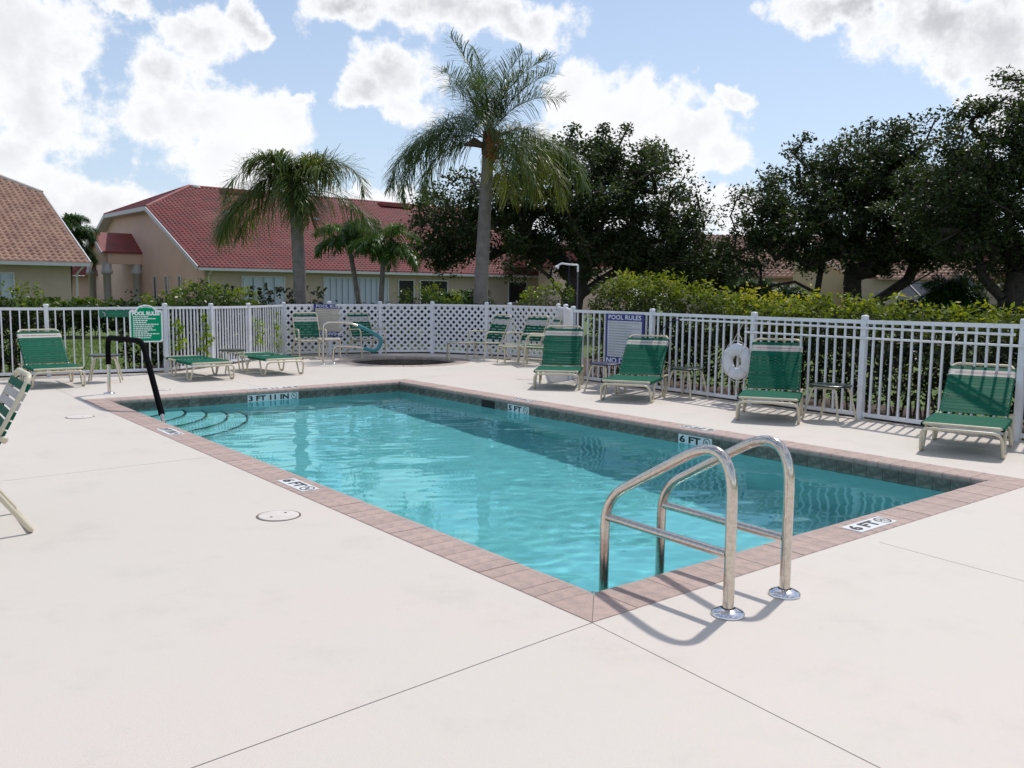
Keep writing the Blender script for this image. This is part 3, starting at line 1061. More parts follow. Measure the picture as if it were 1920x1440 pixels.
# ------------------------------------------------------------------ fences
def picket_fence(name, label, line, hts, n_pick, first_part=True):
    root = thing(name, label, 'fence')
    post_me = {}
    for i, (x, y) in enumerate(line):
        h = hts[i]
        d = (Vector(line[min(i + 1, len(line) - 1)]) - Vector(line[max(i - 1, 0)])).normalized()
        rz = math.atan2(d.y, d.x)
        key = round(h, 3)
        p = obj('post', MB().box((0, 0, h / 2 - .01), (0.066, 0.066, h + .06)).mesh('post', 'white_paint'), root, (x, y, 0), rz)
        c_ = MB()
        c_.lathe([(0.040, 0.0), (0.045, 0.004), (0.045, 0.026), (0.036, 0.038), (0.0, 0.042)], n=16)
        obj('post_cap', c_.mesh('post_cap', 'white_paint'), p, (0, 0, h + 0.02))
    for i in range(len(line) - 1):
        a, b_ = Vector((*line[i], 0)), Vector((*line[i + 1], 0))
        ha, hb = hts[i], hts[i + 1]
        d = (b_ - a).normalized()
        L = (b_ - a).length
        rz = math.atan2(d.y, d.x)
        a2, b2 = a + d * 0.034, b_ - d * 0.034
        MB().beam(a2 + Z * (ha - .022), b2 + Z * (hb - .022), 0.040, 0.045).build('rail', 'white_paint', root)
        MB().beam(a2 + Z * 0.065, b2 + Z * 0.065, 0.036, 0.045).build('rail', 'white_paint', root)
        n = n_pick[i]
        st_ = L / (n + 1)
        pm = MB().box((0, 0, (ha + .04) / 2), (0.022, 0.022, ha - .10)).mesh('picket', 'white_paint')
        for k in range(n):
            p = a + d * (st_ * (k + 1))
            pk_ = obj('picket', pm, root, p, rz + random.uniform(-.05, .05))
            pk_.rotation_euler.x = random.gauss(0, .0035)
            pk_.rotation_euler.y = random.gauss(0, .0035)
    return root


picket_fence('picket_fence', 'white metal picket fence behind the left hand loungers, from the frame edge to the lattice', FENCE_L, [1.16, 1.155, 1.17, 1.155, 1.145, 1.15], [13, 13, 12, 13, 14])
picket_fence('picket_fence', 'white metal picket fence behind the four upright loungers on the right', FENCE_R, [1.2, 1.2, 1.2, 1.205, 1.22, 1.22], [13, 14, 12, 14, 14])

lat = thing('lattice_fence', 'white diamond lattice fence curving round behind the spa', 'fence')
lh = [1.15, 1.157, 1.161, 1.169, 1.179, 1.175, 1.165, 1.18, 1.2]


def cut_strip(x0_, z0_, dx, dz, L, H0, H1):
    """clip a 45 degree line to the panel rectangle"""
    pts = []
    t0, t1 = -10.0, 10.0
    for p, d, lo, hi_ in ((x0_, dx, 0, L), (z0_, dz, H0, H1)):
        ta, tb = (lo - p) / d, (hi_ - p) / d
        if ta > tb:
            ta, tb = tb, ta
        t0, t1 = max(t0, ta), min(t1, tb)
    if t1 - t0 < 0.04:
        return None
    return (x0_ + dx * t0, z0_ + dz * t0), (x0_ + dx * t1, z0_ + dz * t1)


for i in range(len(FENCE_M) - 1):
    a, b_ = Vector((*FENCE_M[i], 0)), Vector((*FENCE_M[i + 1], 0))
    d = (b_ - a).normalized()
    L = (b_ - a).length
    rz = math.atan2(d.y, d.x)
    nrm = Vector((-d.y, d.x, 0))
    h = (lh[i] + lh[i + 1]) / 2
    if i > 0:
        p = obj('post', MB().box((0, 0, h / 2 - .01), (0.075, 0.075, h + .06)).mesh('post', 'white_vinyl'), lat, a, rz)
        c_ = MB().lathe([(0.044, 0.0), (0.052, 0.006), (0.052, 0.026), (0.036, 0.045), (0.0, 0.050)], n=14)
        obj('post_cap', c_.mesh('post_cap', 'white_vinyl'), p, (0, 0, h + 0.02))
    for z in (h - 0.02, 0.07):
        MB().beam(a + d * .038 + Z * z, b_ - d * .038 + Z * z, 0.045, 0.05).build('rail', 'white_vinyl', lat)
    pitch = 0.160
    if L > 1.6:
        pitch = 0.17
    for layer, sgn in ((0, 1), (1, -1)):
        n = int((L + h) / pitch) + 2
        for k in range(-1, n):
            xs = k * pitch + (0 if sgn > 0 else 0) - (h if sgn > 0 else 0)
            q = cut_strip(xs, 0.09 if sgn > 0 else 0.09, sgn * .7071, .7071, L - .08, 0.09, h - .04) if sgn > 0 else cut_strip(k * pitch, 0.09, -.7071, .7071, L - .08, 0.09, h - .04)
            if q is None:
                continue
            (xa, za), (xb, zb) = q
            o1 = nrm * (0.006 if layer else -0.006)
            A = a + d * (xa + .04) + Z * za + o1
            B = a + d * (xb + .04) + Z * zb + o1
            dd_ = (B - A)
            LL = dd_.length
            dd_.normalize()
            rot = Matrix((dd_, nrm, dd_.cross(nrm))).transposed()
            mb = MB().box((0, 0, 0), (LL, 0.009, 0.050), rot)
            mb.build('slat', 'white_vinyl', lat, (A + B) / 2)

# ------------------------------------------------------------------ signs
def rect(mb, x, y, wd, ht, z=0.0, th=0.004):
    return mb.box((x, y, z), (wd, ht, th))


def lines_print(root, x0_, x1_, ys, th, mat, seed, z=0.004):
    rg = random.Random(seed)
    mb = MB()
    for y in ys:
        e = x0_ + (x1_ - x0_) * rg.uniform(0.45, 0.98)
        x = x0_
        while x < e:
            wl = rg.uniform(0.018, 0.05)
            mb.box(((x + min(x + wl, e)) / 2, y, z), (min(wl, e - x + .004), th, 0.0008))
            x += wl + 0.008
    o_ = mb.build('printed_lines', mat, root)
    o_['kind'] = 'stuff'
    return o_


# green arched pool rules board (local x right, y up, z towards the camera)
def fence_frame(A, B, t_, z, off):
    a, b_ = Vector((*A, 0)), Vector((*B, 0))
    d = (b_ - a).normalized()
    nrm = Vector((d.y, -d.x, 0))       # towards the pool
    return frame(a + (b_ - a) * t_ + Z * z + nrm * off, d, Z, nrm)


gs = thing('pool_rules_sign', "green and white arched 'POOL RULES' board on the left picket fence", 'sign')
gs.matrix_world = fence_frame((-7.75, 14.53), (-6.13, 15.41), 0.83, 0.55, 0.03)


def arch_poly(wd, ht, ins):
    w2 = wd / 2 - ins
    top = ht - ins
    sh_ = ht * 0.855 - ins
    pts = [(-w2 + .03, ins), (w2 - .03, ins), (w2, ins + .03), (w2, sh_ - .03), (w2 - .02, sh_), (w2 * 0.62, sh_)]
    for k in range(0, 13):
        a = R(25) + (math.pi - R(50)) * k / 12
        cr = w2 * 0.66
        pts.append((cr * math.cos(a), sh_ - 0.4 * (top - sh_) + (math.sin(a) - math.sin(R(25))) / (1 - math.sin(R(25))) * (top - sh_) * 1.4 * .0 + (math.sin(a)) * (top - sh_) * 1.4))
    pts += [(-w2 * 0.62, sh_), (-w2 + .02, sh_), (-w2, sh_ - .03), (-w2, ins + .03)]
    return pts


mb = MB().prism(arch_poly(0.54, 0.655, 0), 0, 0.012)
mb.build('sign_board', 'sign_white', gs)
mb = MB().prism(arch_poly(0.54, 0.655, 0.026), 0.0125, 0.0145)
mb.build('sign_face', 'sign_green', gs)
lo = obj('lettering', text_mesh('POOL RULES', 0.080, 'sign_white', bold=0.0048), gs, (0, 0.500, 0.0155))
lo.scale = (0.98, 1.1, 1)
lines_print(gs, -0.21, 0.22, [0.445 - 0.033 * k for k in range(12)], 0.018, 'sign_white', 4, 0.0155)
MB().tube([(-.08, .60, .0155), (-.03, .615, .0155), (.03, .615, .0155), (.08, .60, .0155)], .007, 5).build('emblem', 'sign_white', gs)

ns = thing('notice_board', 'narrow dark green notice strip left of the arched pool rules board', 'sign')
ns.matrix_world = fence_frame((-7.75, 14.53), (-6.13, 15.41), 0.565, 1.05, 0.03)
rect(MB(), 0, 0, 0.50, 0.115, 0, 0.008).build('sign_board', 'sign_green_dark', ns)
fb = MB()
fb.box((0, 0.054, 0.0052), (0.49, 0.005, 0.001)).box((0, -0.054, 0.0052), (0.49, 0.005, 0.001)).box((-.245, 0, 0.0056), (0.005, 0.105, 0.001)).box((.245, 0, 0.0056), (0.005, 0.105, 0.001))
fb.build('border', 'sign_green', ns)
MB().tube([(-.20, .035, .006), (-.17, .02, .006), (-.155, -.01, .006), (-.16, -.035, .006)], .007, 5).build('emblem', 'sign_paper', ns)
lines_print(ns, -0.11, 0.19, [0.0], 0.018, 'sign_green', 9, 0.0055)


def blue_sign(name, label, mat4, wd, ht, paper, tilt=0.0, seed=1):
    s_ = thing(name, label, 'sign')
    s_.matrix_world = mat4 @ Matrix.Rotation(tilt, 4, 'Z')
    rect(MB(), 0, ht / 2, wd, ht, 0, 0.008).build('sign_board', 'sign_navy', s_)
    pz0, pz1 = ht * 0.155, ht * 0.865
    rect(MB(), 0, (pz0 + pz1) / 2, wd * 0.90, pz1 - pz0, 0.0055, 0.002).build('sign_face', paper, s_)
    a_ = obj('lettering', text_mesh('POOL RULES', ht * 0.125, 'sign_text', bold=0.0015), s_, (0, ht * 0.93, 0.006))
    me = a_.data
    sp = max(q.co.x for q in me.vertices) - min(q.co.x for q in me.vertices)
    a_.scale = (wd * 0.86 / sp, 1, 1)
    b2 = obj('lettering', text_mesh('NO DIVING', ht * 0.125, 'sign_text', bold=0.0025), s_, (0, ht * 0.078, 0.006))
    me = b2.data
    sp = max(q.co.x for q in me.vertices) - min(q.co.x for q in me.vertices)
    b2.scale = (wd * 0.95 / sp, 1.1, 1)
    nL = 13
    lines_print(s_, -wd * 0.41, wd * 0.42, [pz1 - (pz1 - pz0) * (k + .8) / (nL + .6) for k in range(nL)], ht * 0.016, 'grey_print', seed, 0.0072)
    return s_


blue_sign('pool_rules_sign', "blue framed 'POOL RULES NO DIVING' sign on the right picket fence", fence_frame(FENCE_R[0], FENCE_R[1], 0.695, 0.345, 0.03), 0.86, 0.815, 'sign_paper', R(0.3), 2)
blue_sign('pool_rules_sign', "faded tan 'POOL RULES NO DIVING' sign on the lattice behind the spa chairs", frame(Vector((-4.21, 19.98, 0.42)), Vector((.83, .56, 0)).normalized(), Z, Vector((.56, -.83, 0)).normalized()), 0.74, 0.74, 'sign_tan', R(-2.0), 5)

# ------------------------------------------------------------------ life ring, poles, shower
lr = thing('life_ring', 'white life ring with grab rope hanging on a post of the right fence', 'life ring')
Rd = (Vector((*FENCE_R[2], 0)) - Vector((*FENCE_R[1], 0))).normalized()
Rn = Vector((Rd.y, -Rd.x, 0))
if Rn.y > 0:
    Rn = -Rn
lr.matrix_world = frame(Vector((3.16, 12.0, 0.575)) + Rn * 0.09, Rd, Z, Rn)
tor = MB()
n = 40
tor.tube([(0.163 * math.cos(2 * math.pi * k / n), 0.168 * math.sin(2 * math.pi * k / n), 0) for k in range(n)], 0.084, 14, False, True)
tor.v = [(x, y, z * 0.62) for x, y, z in tor.v]
tor.build('ring_body', 'ring_foam', lr)
for k in range(4):
    a = R(45 + 90 * k + 8)
    c_ = Vector((0.163 * math.cos(a), 0.168 * math.sin(a), 0))
    rd = Vector((math.cos(a), math.sin(a), 0))
    MB().tube([c_ + rd * 0.088 * math.cos(q) + Z * 0.055 * math.sin(q) for q in [2 * math.pi * j / 14 for j in range(14)]], 0.0045, 5, False, True).build('band', 'rope', lr)
gp = []
for k in range(33):
    a = R(45 + 8) + 2 * math.pi * k / 32
    ph = (k % 8) / 8
    gp.append(Vector((0.163 * math.cos(a), 0.168 * math.sin(a), 0)).normalized() * (0.252 + 0.035 * math.sin(math.pi * ph)))
MB().tube(gp[:-1], 0.005, 5, False, True).build('grab_rope', 'rope', lr)
MB().tube([(-.10, .24, 0.0), (-.0, .405, 0.0), (0.07, .30, 0.0)], 0.005, 5).build('hanging_rope', 'rope', lr)
MB().tube([(0.0, .405, 0.0), (0.004, .1, -.03), (0.002, -.3, -.05), (-.03, -.42, -.05), (-.04, -.36, -.05), (0.01, -.28, -.05)], 0.005, 5).build('hanging_rope', 'rope', lr)
MB().tube([(0.0, .405, 0.0), (.05, .50, -.02), (.09, .60, -.03), (.02, .58, -.03)], 0.005, 5).build('hanging_rope', 'rope', lr)


def on_right(px_t, z, off):
    """point in front of the right fence, t in metres from its first post"""
    d_ = px_t
    for i in range(len(FENCE_R) - 1):
        a, b_ = Vector((*FENCE_R[i], 0)), Vector((*FENCE_R[i + 1], 0))
        L = (b_ - a).length
        if d_ <= L or i == len(FENCE_R) - 2:
            dd_ = (b_ - a).normalized()
            nn_ = Vector((dd_.y, -dd_.x, 0))
            if nn_.y > 0:
                nn_ = -nn_
            return a + dd_ * d_ + nn_ * off + Z * z
        d_ -= L


hook = thing('rescue_pole', 'long white rescue pole with a looped dark hook along the right fence top', 'pole')
pts = [on_right(s, 1.112, 0.055) for s in (2.50, 5.0, 7.2)]
MB().tube(pts, 0.015, 10).build('pole', 'white_plastic', hook)
hk = rounded([on_right(2.50, 1.112, .055), on_right(2.30, 1.09, .055), on_right(2.10, .92, .055), on_right(2.02, 0.60, .06), on_right(2.3, 0.42, .06), on_right(2.62, 0.40, .06)], 0.12, 5)
MB().tube(hk, 0.008, 8).build('hook', 'dark_plastic', hook)
pole2 = tag(MB().tube([on_right(3.70, 0.985, 0.06), on_right(5.6, 0.99, 0.06), on_right(7.6, 1.0, 0.06)], 0.014, 10).build('net_pole', 'white_plastic'), 'thin grey net pole lying lower along the right fence behind the life ring post', 'pole')
for t_ in (3.82, 7.25):
    pass

shw = thing('outdoor_shower', 'white outdoor shower pipe with angled head behind the lattice corner', 'shower', (1.17, 15.9, 0))
MB().tube([(0, 0, -.1), (0, 0, 1.88)], 0.013, 10).build('standpipe', 'pipe_grey', shw)
MB().tube(rounded([(0, 0, 1.86), (0, 0, 1.985), (-.16, 0, 1.99), (-.30, 0, 2.01), (-.36, 0, 1.97)], .03, 4), 0.017, 10).build('arm', 'white_plastic', shw)
MB().tube([(-.35, 0, 1.975), (-.385, 0, 1.93)], [0.018, 0.045], 12).build('shower_head', 'white_plastic', shw)
MB().tube([(-.16, 0, 1.985), (-.16, 0, 1.72), (-.12, 0, 1.60)], 0.006, 6).build('pull_chain', 'dark_plastic', shw)


# ------------------------------------------------------------------ loungers
SEAT_Z = 0.285
LW = 0.335
strap_bed = MB()
prof = [(-LW - .022, -.020), (-LW - .024, -.004), (-LW - .014, 0.012), (-LW, 0.017), (0, 0.013), (LW, 0.017), (LW + .014, 0.012), (LW + .024, -.004), (LW + .022, -.020)]


def strap_mesh(w_half, wd, mat, sag=0.0):
    mb = MB()
    pr = [(-w_half + .012, -.021), (-w_half - .010, -.024), (-w_half - .022, -.018), (-w_half - .024, -.004), (-w_half - .014, 0.013), (-w_half + .01, 0.018), (0, 0.018 - sag), (w_half - .01, 0.018), (w_half + .014, 0.013), (w_half + .024, -.004), (w_half + .022, -.018), (w_half + .010, -.024), (w_half - .012, -.021)]
    th = 0.004
    vs, fs = [], []
    for x, z in pr:
        vs += [(x, -wd / 2, z), (x, wd / 2, z), (x * (1 - .008), wd / 2, z - th), (x * (1 - .008), -wd / 2, z - th)]
    n = len(pr)
    for i in range(n - 1):
        for k in range(4):
            l = (k + 1) % 4
            fs.append((i * 4 + k, i * 4 + l, (i + 1) * 4 + l, (i + 1) * 4 + k))
    fs += [(0, 1, 2, 3), ((n - 1) * 4 + 3, (n - 1) * 4 + 2, (n - 1) * 4 + 1, (n - 1) * 4)]
    mb.add(vs, fs, False)
    return mb.mesh('strap', mat)


BW = 0.295
ST_G = strap_mesh(LW, 0.046, 'green_strap', 0.004)
ST_B = strap_mesh(BW, 0.046, 'green_strap', 0.002)
ST_W = strap_mesh(BW, 0.046, 'white_strap', 0.002)
TR = 0.0155


def lounger(label, foot, head, theta, group='strap loungers round the pool'):
    hd = Vector((*head, 0)).normalized()
    rz = math.atan2(hd.y, hd.x) - math.pi / 2
    r_ = thing('sun_lounger', label, 'sun lounger', (*foot, 0), rz, group)
    z = SEAT_Z
    MB().tube(rounded([(-LW, 1.22, z), (-LW, 0.02, z), (LW, 0.02, z), (LW, 1.22, z)], .05, 5), TR, 8).tube([(-LW, 1.20, z), (LW, 1.20, z)], TR * .8, 6).tube([(-LW, .62, z - .03), (LW, .62, z - .03)], TR * .7, 6).build('frame', 'cream_tube', r_)
    for y, nm in ((0.0, 0), (0.80, 1)):
        s_ = 1 if nm == 0 else 1
        LL = LW + .005
        zt = z - .032
        ya, yb, yc = y - .02, y + .065, y + .205
        pth = rounded([(-LL, yc + .09, zt), (-LL - .012, yc, .016), (-LL - .012, yb, .016), (-LL, ya, zt - .01), (LL, ya, zt - .01), (LL + .012, yb, .016), (LL + .012, yc, .016), (LL, yc + .09, zt)],
                      [0, .03, .03, .085, .085, .03, .03, 0], 5)
        MB().tube(pth, TR, 8).build('leg_loop', 'cream_tube', r_)
    for k in range(16):
        obj('strap', ST_G, r_, (0, 0.055 + k * 0.0475, z), 0)
    # back
    bk = obj('backrest', None, r_, (0, 0.82, z + .004))
    bk.rotation_euler = (theta, 0, 0)
    BL = 0.84
    MB().tube(rounded([(-BW, -.03, 0), (-BW, BL, 0), (BW, BL, 0), (BW, -.03, 0)], .085, 6), TR, 8).build('back_frame', 'cream_tube', bk)
    for k in range(15):
        y = BL - 0.085 - k * 0.0505
        w_ = k in (1, 2)
        s_ = obj('strap', ST_W if w_ else ST_B, bk, (0, y, 0), 0)
        s_.rotation_euler = (random.uniform(-.05, .05), 0, random.uniform(-.008, .008))
    MB().box((0, BL - .085 - 1.5 * .0505, .0235), (BW * 1.7, .006, .001)).build('red_line', 'red_print', bk)
    if theta > 0.05:
        sy, sz = 0.55 * math.cos(theta), 0.55 * math.sin(theta)
        fy = min(1.18, 0.82 + sy + .25)
        MB().tube([(-BW + .02, .82 + sy, z + sz - .01), (-BW + .02, fy, z)], .009, 6).tube([(BW - .02, .82 + sy, z + sz - .01), (BW - .02, fy, z)], .009, 6).build('back_prop', 'cream_tube', r_)
    return r_


mid = lambda a, b_: ((a[0] + b_[0]) / 2, (a[1] + b_[1]) / 2)
lounger("upright green strap lounger just left of the blue 'POOL RULES' sign", mid((0.36, 13.36), (1.0, 13.3)), (.14, .99), R(49))
lounger("upright green strap lounger partly covering the blue 'POOL RULES' sign", mid((1.24, 12.03), (1.87, 11.79)), (.36, .93), R(42))
lounger("upright green strap lounger just right of the white life ring", mid((2.67, 10.24), (3.31, 10.0)), (.35, .94), R(48))
lounger("low reclined green strap lounger at the right frame edge by the pool corner", mid((3.94, 8.32), (4.53, 7.94)), (.56, .83), R(35))
lounger("green strap lounger with raised back at the far left picket fence", (-6.74, 12.93), tuple(U[:2]), R(38))
lounger("flat green strap lounger under the arched green sign, nearer the black hand rail", mid((-5.16, 13.97), (-4.60, 14.44)), tuple(U[:2]), 0.0)
lounger("flat green strap lounger nearer the spa, its foot towards the lattice fence", mid((-4.22, 14.95), (-3.69, 15.38)), (-.63, .77), 0.0)


# ------------------------------------------------------------------ side tables
def side_table(label, x, y, rz, mat, h=0.435, w2=0.235):
    t_ = thing('side_table', label, 'side table', (x, y, 0), rz, 'small tables beside the loungers')
    MB().lathe([(w2 - .02, h - .024), (w2, h - .018), (w2, h - .004), (w2 - .008, h), (0, h)], n=28, smooth=False).lathe([(0, h - .022), (w2 - .02, h - .024)], n=28).build('tabletop', mat, t_)
    for sg in (-1, 1):
        q = w2 * .62
        s0 = w2 * 0.98
        pth = rounded([(-s0, sg * s0 * .9, 0), (-q, sg * q, h - .035), (q, sg * q, h - .035), (s0, sg * s0 * .9, 0)], .06, 5)
        MB().tube(pth, .0135, 8).build('leg_loop', 'cream_tube', t_)
    return t_


side_table("small table with navy top between the two loungers left of the blue sign", 1.42, 13.22, R(-50), 'navy_top')
side_table("small dark topped table between the second lounger and the life ring", 2.52, 12.52, R(-48), 'green_top')
side_table("small dark topped table right of the lounger beside the life ring", 3.83, 10.42, R(-50), 'green_top', w2=0.24)
side_table("small dark topped table behind the black hand rail at the left fence", -6.50, 13.88, R(20), 'green_top', w2=.24)
side_table("small dark topped table between the two flat loungers on the left", -4.92, 15.30, R(40), 'green_top', w2=.22)

# ------------------------------------------------------------------ strap arm chairs
CWH = 0.27
CH_G = strap_mesh(CWH - .01, 0.050, 'green_strap', 0.006)
CH_W = strap_mesh(CWH - .01, 0.050, 'white_strap', 0.003)


def arm_chair(label, x, y, facing, group='strap arm chairs'):
    """local -y is the facing direction"""
    f = Vector((*facing, 0)).normalized()
    rz = math.atan2(f.y, f.x) + math.pi / 2
    c_ = thing('arm_chair', label, 'chair', (x, y, 0), rz, group)
    w2 = CWH
    # one frame: seat side rails, back uprights, top bar
    MB().tube(rounded([(-w2, -.46, .395), (-w2, .02, .37), (-w2, .33, .97), (w2, .33, .97), (w2, .02, .37), (w2, -.46, .395)], [0, .08, .085, .085, .08, 0], 6), .0165, 8).tube([(-w2, -.45, .39), (w2, -.45, .39)], .0165, 8).build('frame', 'cream_tube', c_)
    # arms with front legs
    for s_ in (-1, 1):
        xx = s_ * (w2 + .028)
        MB().tube(rounded([(xx, -.47, 0), (xx, -.40, .63), (xx, .18, .60), (s_ * w2, .17, .58)], [0, .11, .03, 0], 6), .0165, 8).build('arm', 'cream_tube', c_)
    # rear leg loop with floor bar
    MB().tube(rounded([(-w2 - .01, .04, .38), (-w2 - .03, .29, .017), (w2 + .03, .29, .017), (w2 + .01, .04, .38)], .03, 4), .0165, 8).build('rear_leg_loop', 'cream_tube', c_)
    for k in range(7):
        obj('strap', CH_G, c_, (0, -.42 + k * .062, .39 - .003 * k))
    n = 9
    d = Vector((0, .31, .60)).normalized()
    an = math.atan2(d.z, d.y)
    bk = obj('backrest', None, c_, (0, .02, .37))
    bk.rotation_euler = (an, 0, 0)
    BL = math.hypot(.31, .60)
    for k in range(n):
        obj('strap', CH_W if k in (1, 2) else CH_G, bk, (0, BL - .075 - k * .062, 0))
    return c_


fx = Vector((-.8, -.6, 0))
arm_chair('green and white strap chair cut off by the frame edge, near foreground', *(Vector((-3.13, 5.485, 0)) + fx * .29)[:2], (-.8, -.6))
arm_chair('strap arm chair before the tan sign, left of the spa rail', -4.52, 19.3, (.45, -.9))
arm_chair('strap arm chair behind the teal grip of the spa hand rail', -3.36, 19.72, (.62, -.78))
arm_chair('dark backed strap arm chair right of the spa, second from the lattice corner', -0.45, 19.05, (-.75, -.66))
arm_chair('green strap arm chair right of the spa facing the pool, centre of its group', 0.36, 18.62, (-.62, -.78))
arm_chair('strap arm chair seen side on at the lattice corner behind the first lounger', 0.62, 17.75, (-.98, -.2))


def ottoman(label, x, y, rz, mats, sx=.25, sy=.25, h=.37):
    c_ = thing('footstool', label, 'footstool', (x, y, 0), rz, 'low strap footstools by the spa')
    MB().tube(rounded([(-sx, -sy, h), (sx, -sy, h), (sx, sy, h), (-sx, sy, h)], .05, 4, True), .015, 8, True, True).build('frame', 'cream_tube', c_)
    for s_ in (-1, 1):
        MB().tube(rounded([(s_ * sx, -sy - .04, 0), (s_ * sx, -sy * .8, h - .03), (s_ * sx, sy * .8, h - .03), (s_ * sx, sy + .04, 0)], .06, 4), .014, 8).build('leg_loop', 'cream_tube', c_)
    for k in range(6):
        m_ = strap_mesh(sx - .01, .05, mats[k % len(mats)], .004)
        obj('strap', m_, c_, (0, -sy + .06 + k * (2 * sy - .12) / 5, h))
    return c_


ottoman('low white strapped stool between the left spa chairs', -3.98, 18.95, R(15), ['white_strap'], .22, .22, .42)
ottoman('low cream footstool reaching left from the dark backed spa chair', -1.1, 19.0, R(10), ['green_strap', 'white_strap'], .30, .22, .38)
ottoman('green and white strap footstool in front of the right spa chairs', 0.0, 18.05, R(20), ['green_strap', 'white_strap'], .24, .22, .37)


# ------------------------------------------------------------------ houses
def tile_roof(name, mat, parent, O, E_, N_, slope, segs, course=0.34, pitch_w=0.30, label=None):
    """barrel tile slope. O eave corner, E_ along the eave, N_ horizontal upslope, segs(r) -> (t0, t1) extent at upslope distance r"""
    E_, N_ = Vector(E_), Vector(N_)
    V, F = [], []
    r_ = 0.0
    k = 0
    dr = course * math.cos(math.atan(slope))
    rmax = segs(None)
    per = 4
    while r_ < rmax - 1e-6:
        r2 = min(r_ + dr, rmax)
        t0, t1 = segs((r_ + r2) / 2)
        if t1 - t0 > pitch_w:
            n = int((t1 - t0) / pitch_w * per)
            zb0, zb1 = slope * r_, slope * r2
            base_i = len(V)
            for j in range(n + 1):
                tt_ = t0 + (t1 - t0) * j / n
                ph = (tt_ / pitch_w) % 1.0
                hgt = 0.085 * abs(math.sin(math.pi * ph)) ** 0.8
                p = O + E_ * tt_
                V.append((*(p + N_ * (r_ - .03))[:2], O.z + zb0 + hgt + .10))
                V.append((*(p + N_ * r2)[:2], O.z + zb1 + hgt + .0))
                V.append((*(p + N_ * (r_ - .03))[:2], O.z + zb0 + hgt * .4 - .01))
            for j in range(n):
                a = base_i + 3 * j
                F.append((a, a + 3, a + 4, a + 1))
                F.append((a + 2, a + 5, a + 3, a))
        r_ = r2
        k += 1
    me = np_mesh(name, np.array(V), np.array(F), mat)
    o_ = obj(name, me, parent)
    o_['kind'] = 'stuff'
    if label:
        o_['label'] = label
    return o_


def window(parent, A, E_, t0, t1, z0, z1, pane='window_dark', bars=0, depth=0.06, frame_m='trim_white', blinds=0):
    """window on the wall plane through A along E_ (unit); outward is E_ rotated -90"""
    E_ = Vector(E_)
    out = Vector((E_.y, -E_.x, 0))
    f = obj('window', None, parent)
    fr = MB()
    fw_ = 0.07
    for (a, b_, c_, d_) in ((t0, t1, z0 - fw_, z0), (t0, t1, z1, z1 + fw_), (t0 - fw_, t0, z0 - fw_, z1 + fw_), (t1, t1 + fw_, z0 - fw_, z1 + fw_)):
        fr.beam(A + E_ * a + Z * ((c_ + d_) / 2) + out * depth / 2, A + E_ * b_ + Z * ((c_ + d_) / 2) + out * depth / 2, depth, d_ - c_)
    for k in range(bars):
        tt_ = t0 + (t1 - t0) * (k + 1) / (bars + 1)
        fr.beam(A + E_ * (tt_ - .03) + Z * ((z0 + z1) / 2) + out * .035, A + E_ * (tt_ + .03) + Z * ((z0 + z1) / 2) + out * .035, .03, z1 - z0)
    fr.build('frame', frame_m, f)
    MB().beam(A + E_ * t0 + Z * ((z0 + z1) / 2) + out * .008, A + E_ * t1 + Z * ((z0 + z1) / 2) + out * .008, .01, z1 - z0).build('pane', pane, f)
    if blinds:
        wd = (t1 - t0) / blinds
        for k in range(blinds):
            tt_ = t0 + wd * (k + .5)
            p = A + E_ * tt_ + Z * ((z0 + z1) / 2) + out * .03
            rot = Matrix.Rotation(math.atan2(E_.y, E_.x) + R(14), 3, 'Z')
            MB().box((0, 0, 0), (wd * .96, .012, z1 - z0 - .02), rot).build('shutter_panel', 'blinds', f, p)
    return f


# --- red roofed house
V2 = Vector((.7622, .6473, 0))
V2 = Vector((.76, .65, 0)).normalized()
NU = Vector((-.65, .76, 0)).normalized()
E0 = Vector((-18.2, 50.8, 2.62))
house = thing('red_roof_house', 'long pink house with a red barrel tile roof behind the palms', 'house')
SL = 0.452
LEN = 30.0


def red_seg(r_):
    if r_ is None:
        return 13.2
    return (0.0 if r_ < 8.7 else (r_ - 8.7), LEN)


tile_roof('roof_tiles', 'red_tile', house, E0, V2, NU, SL, red_seg)


def red_back(r_):
    if r_ is None:
        return 13.2
    return (0.0, LEN - (0 if r_ < 8.7 else r_ - 8.7))


O2 = E0 + NU * 26.4 + V2 * LEN
tile_roof('roof_tiles', 'red_tile', house, O2, -V2, -NU, SL, red_back)
hb = MB()
T1 = E0 + NU * 8.7 + Z * SL * 8.7
T2 = E0 + NU * 17.7 + Z * SL * 8.7
PK = E0 + NU * 13.2 + V2 * 4.5 + Z * SL * 13.2
# half hip at the gable, as its own tile slope
def hip_seg(r_):
    if r_ is None:
        return 4.5
    return (r_, 9.0 - r_)


tile_roof('hip_tiles', 'red_tile', house, T2.copy() , -NU, V2, SL, hip_seg)
# walls
wl = MB()
zg = -0.2
ew = 0.6
A0 = E0 + V2 * ew + NU * ew
wt = 2.55


def wall_poly(pts):
    wl.add([tuple(p) for p in pts], [tuple(range(len(pts)))])


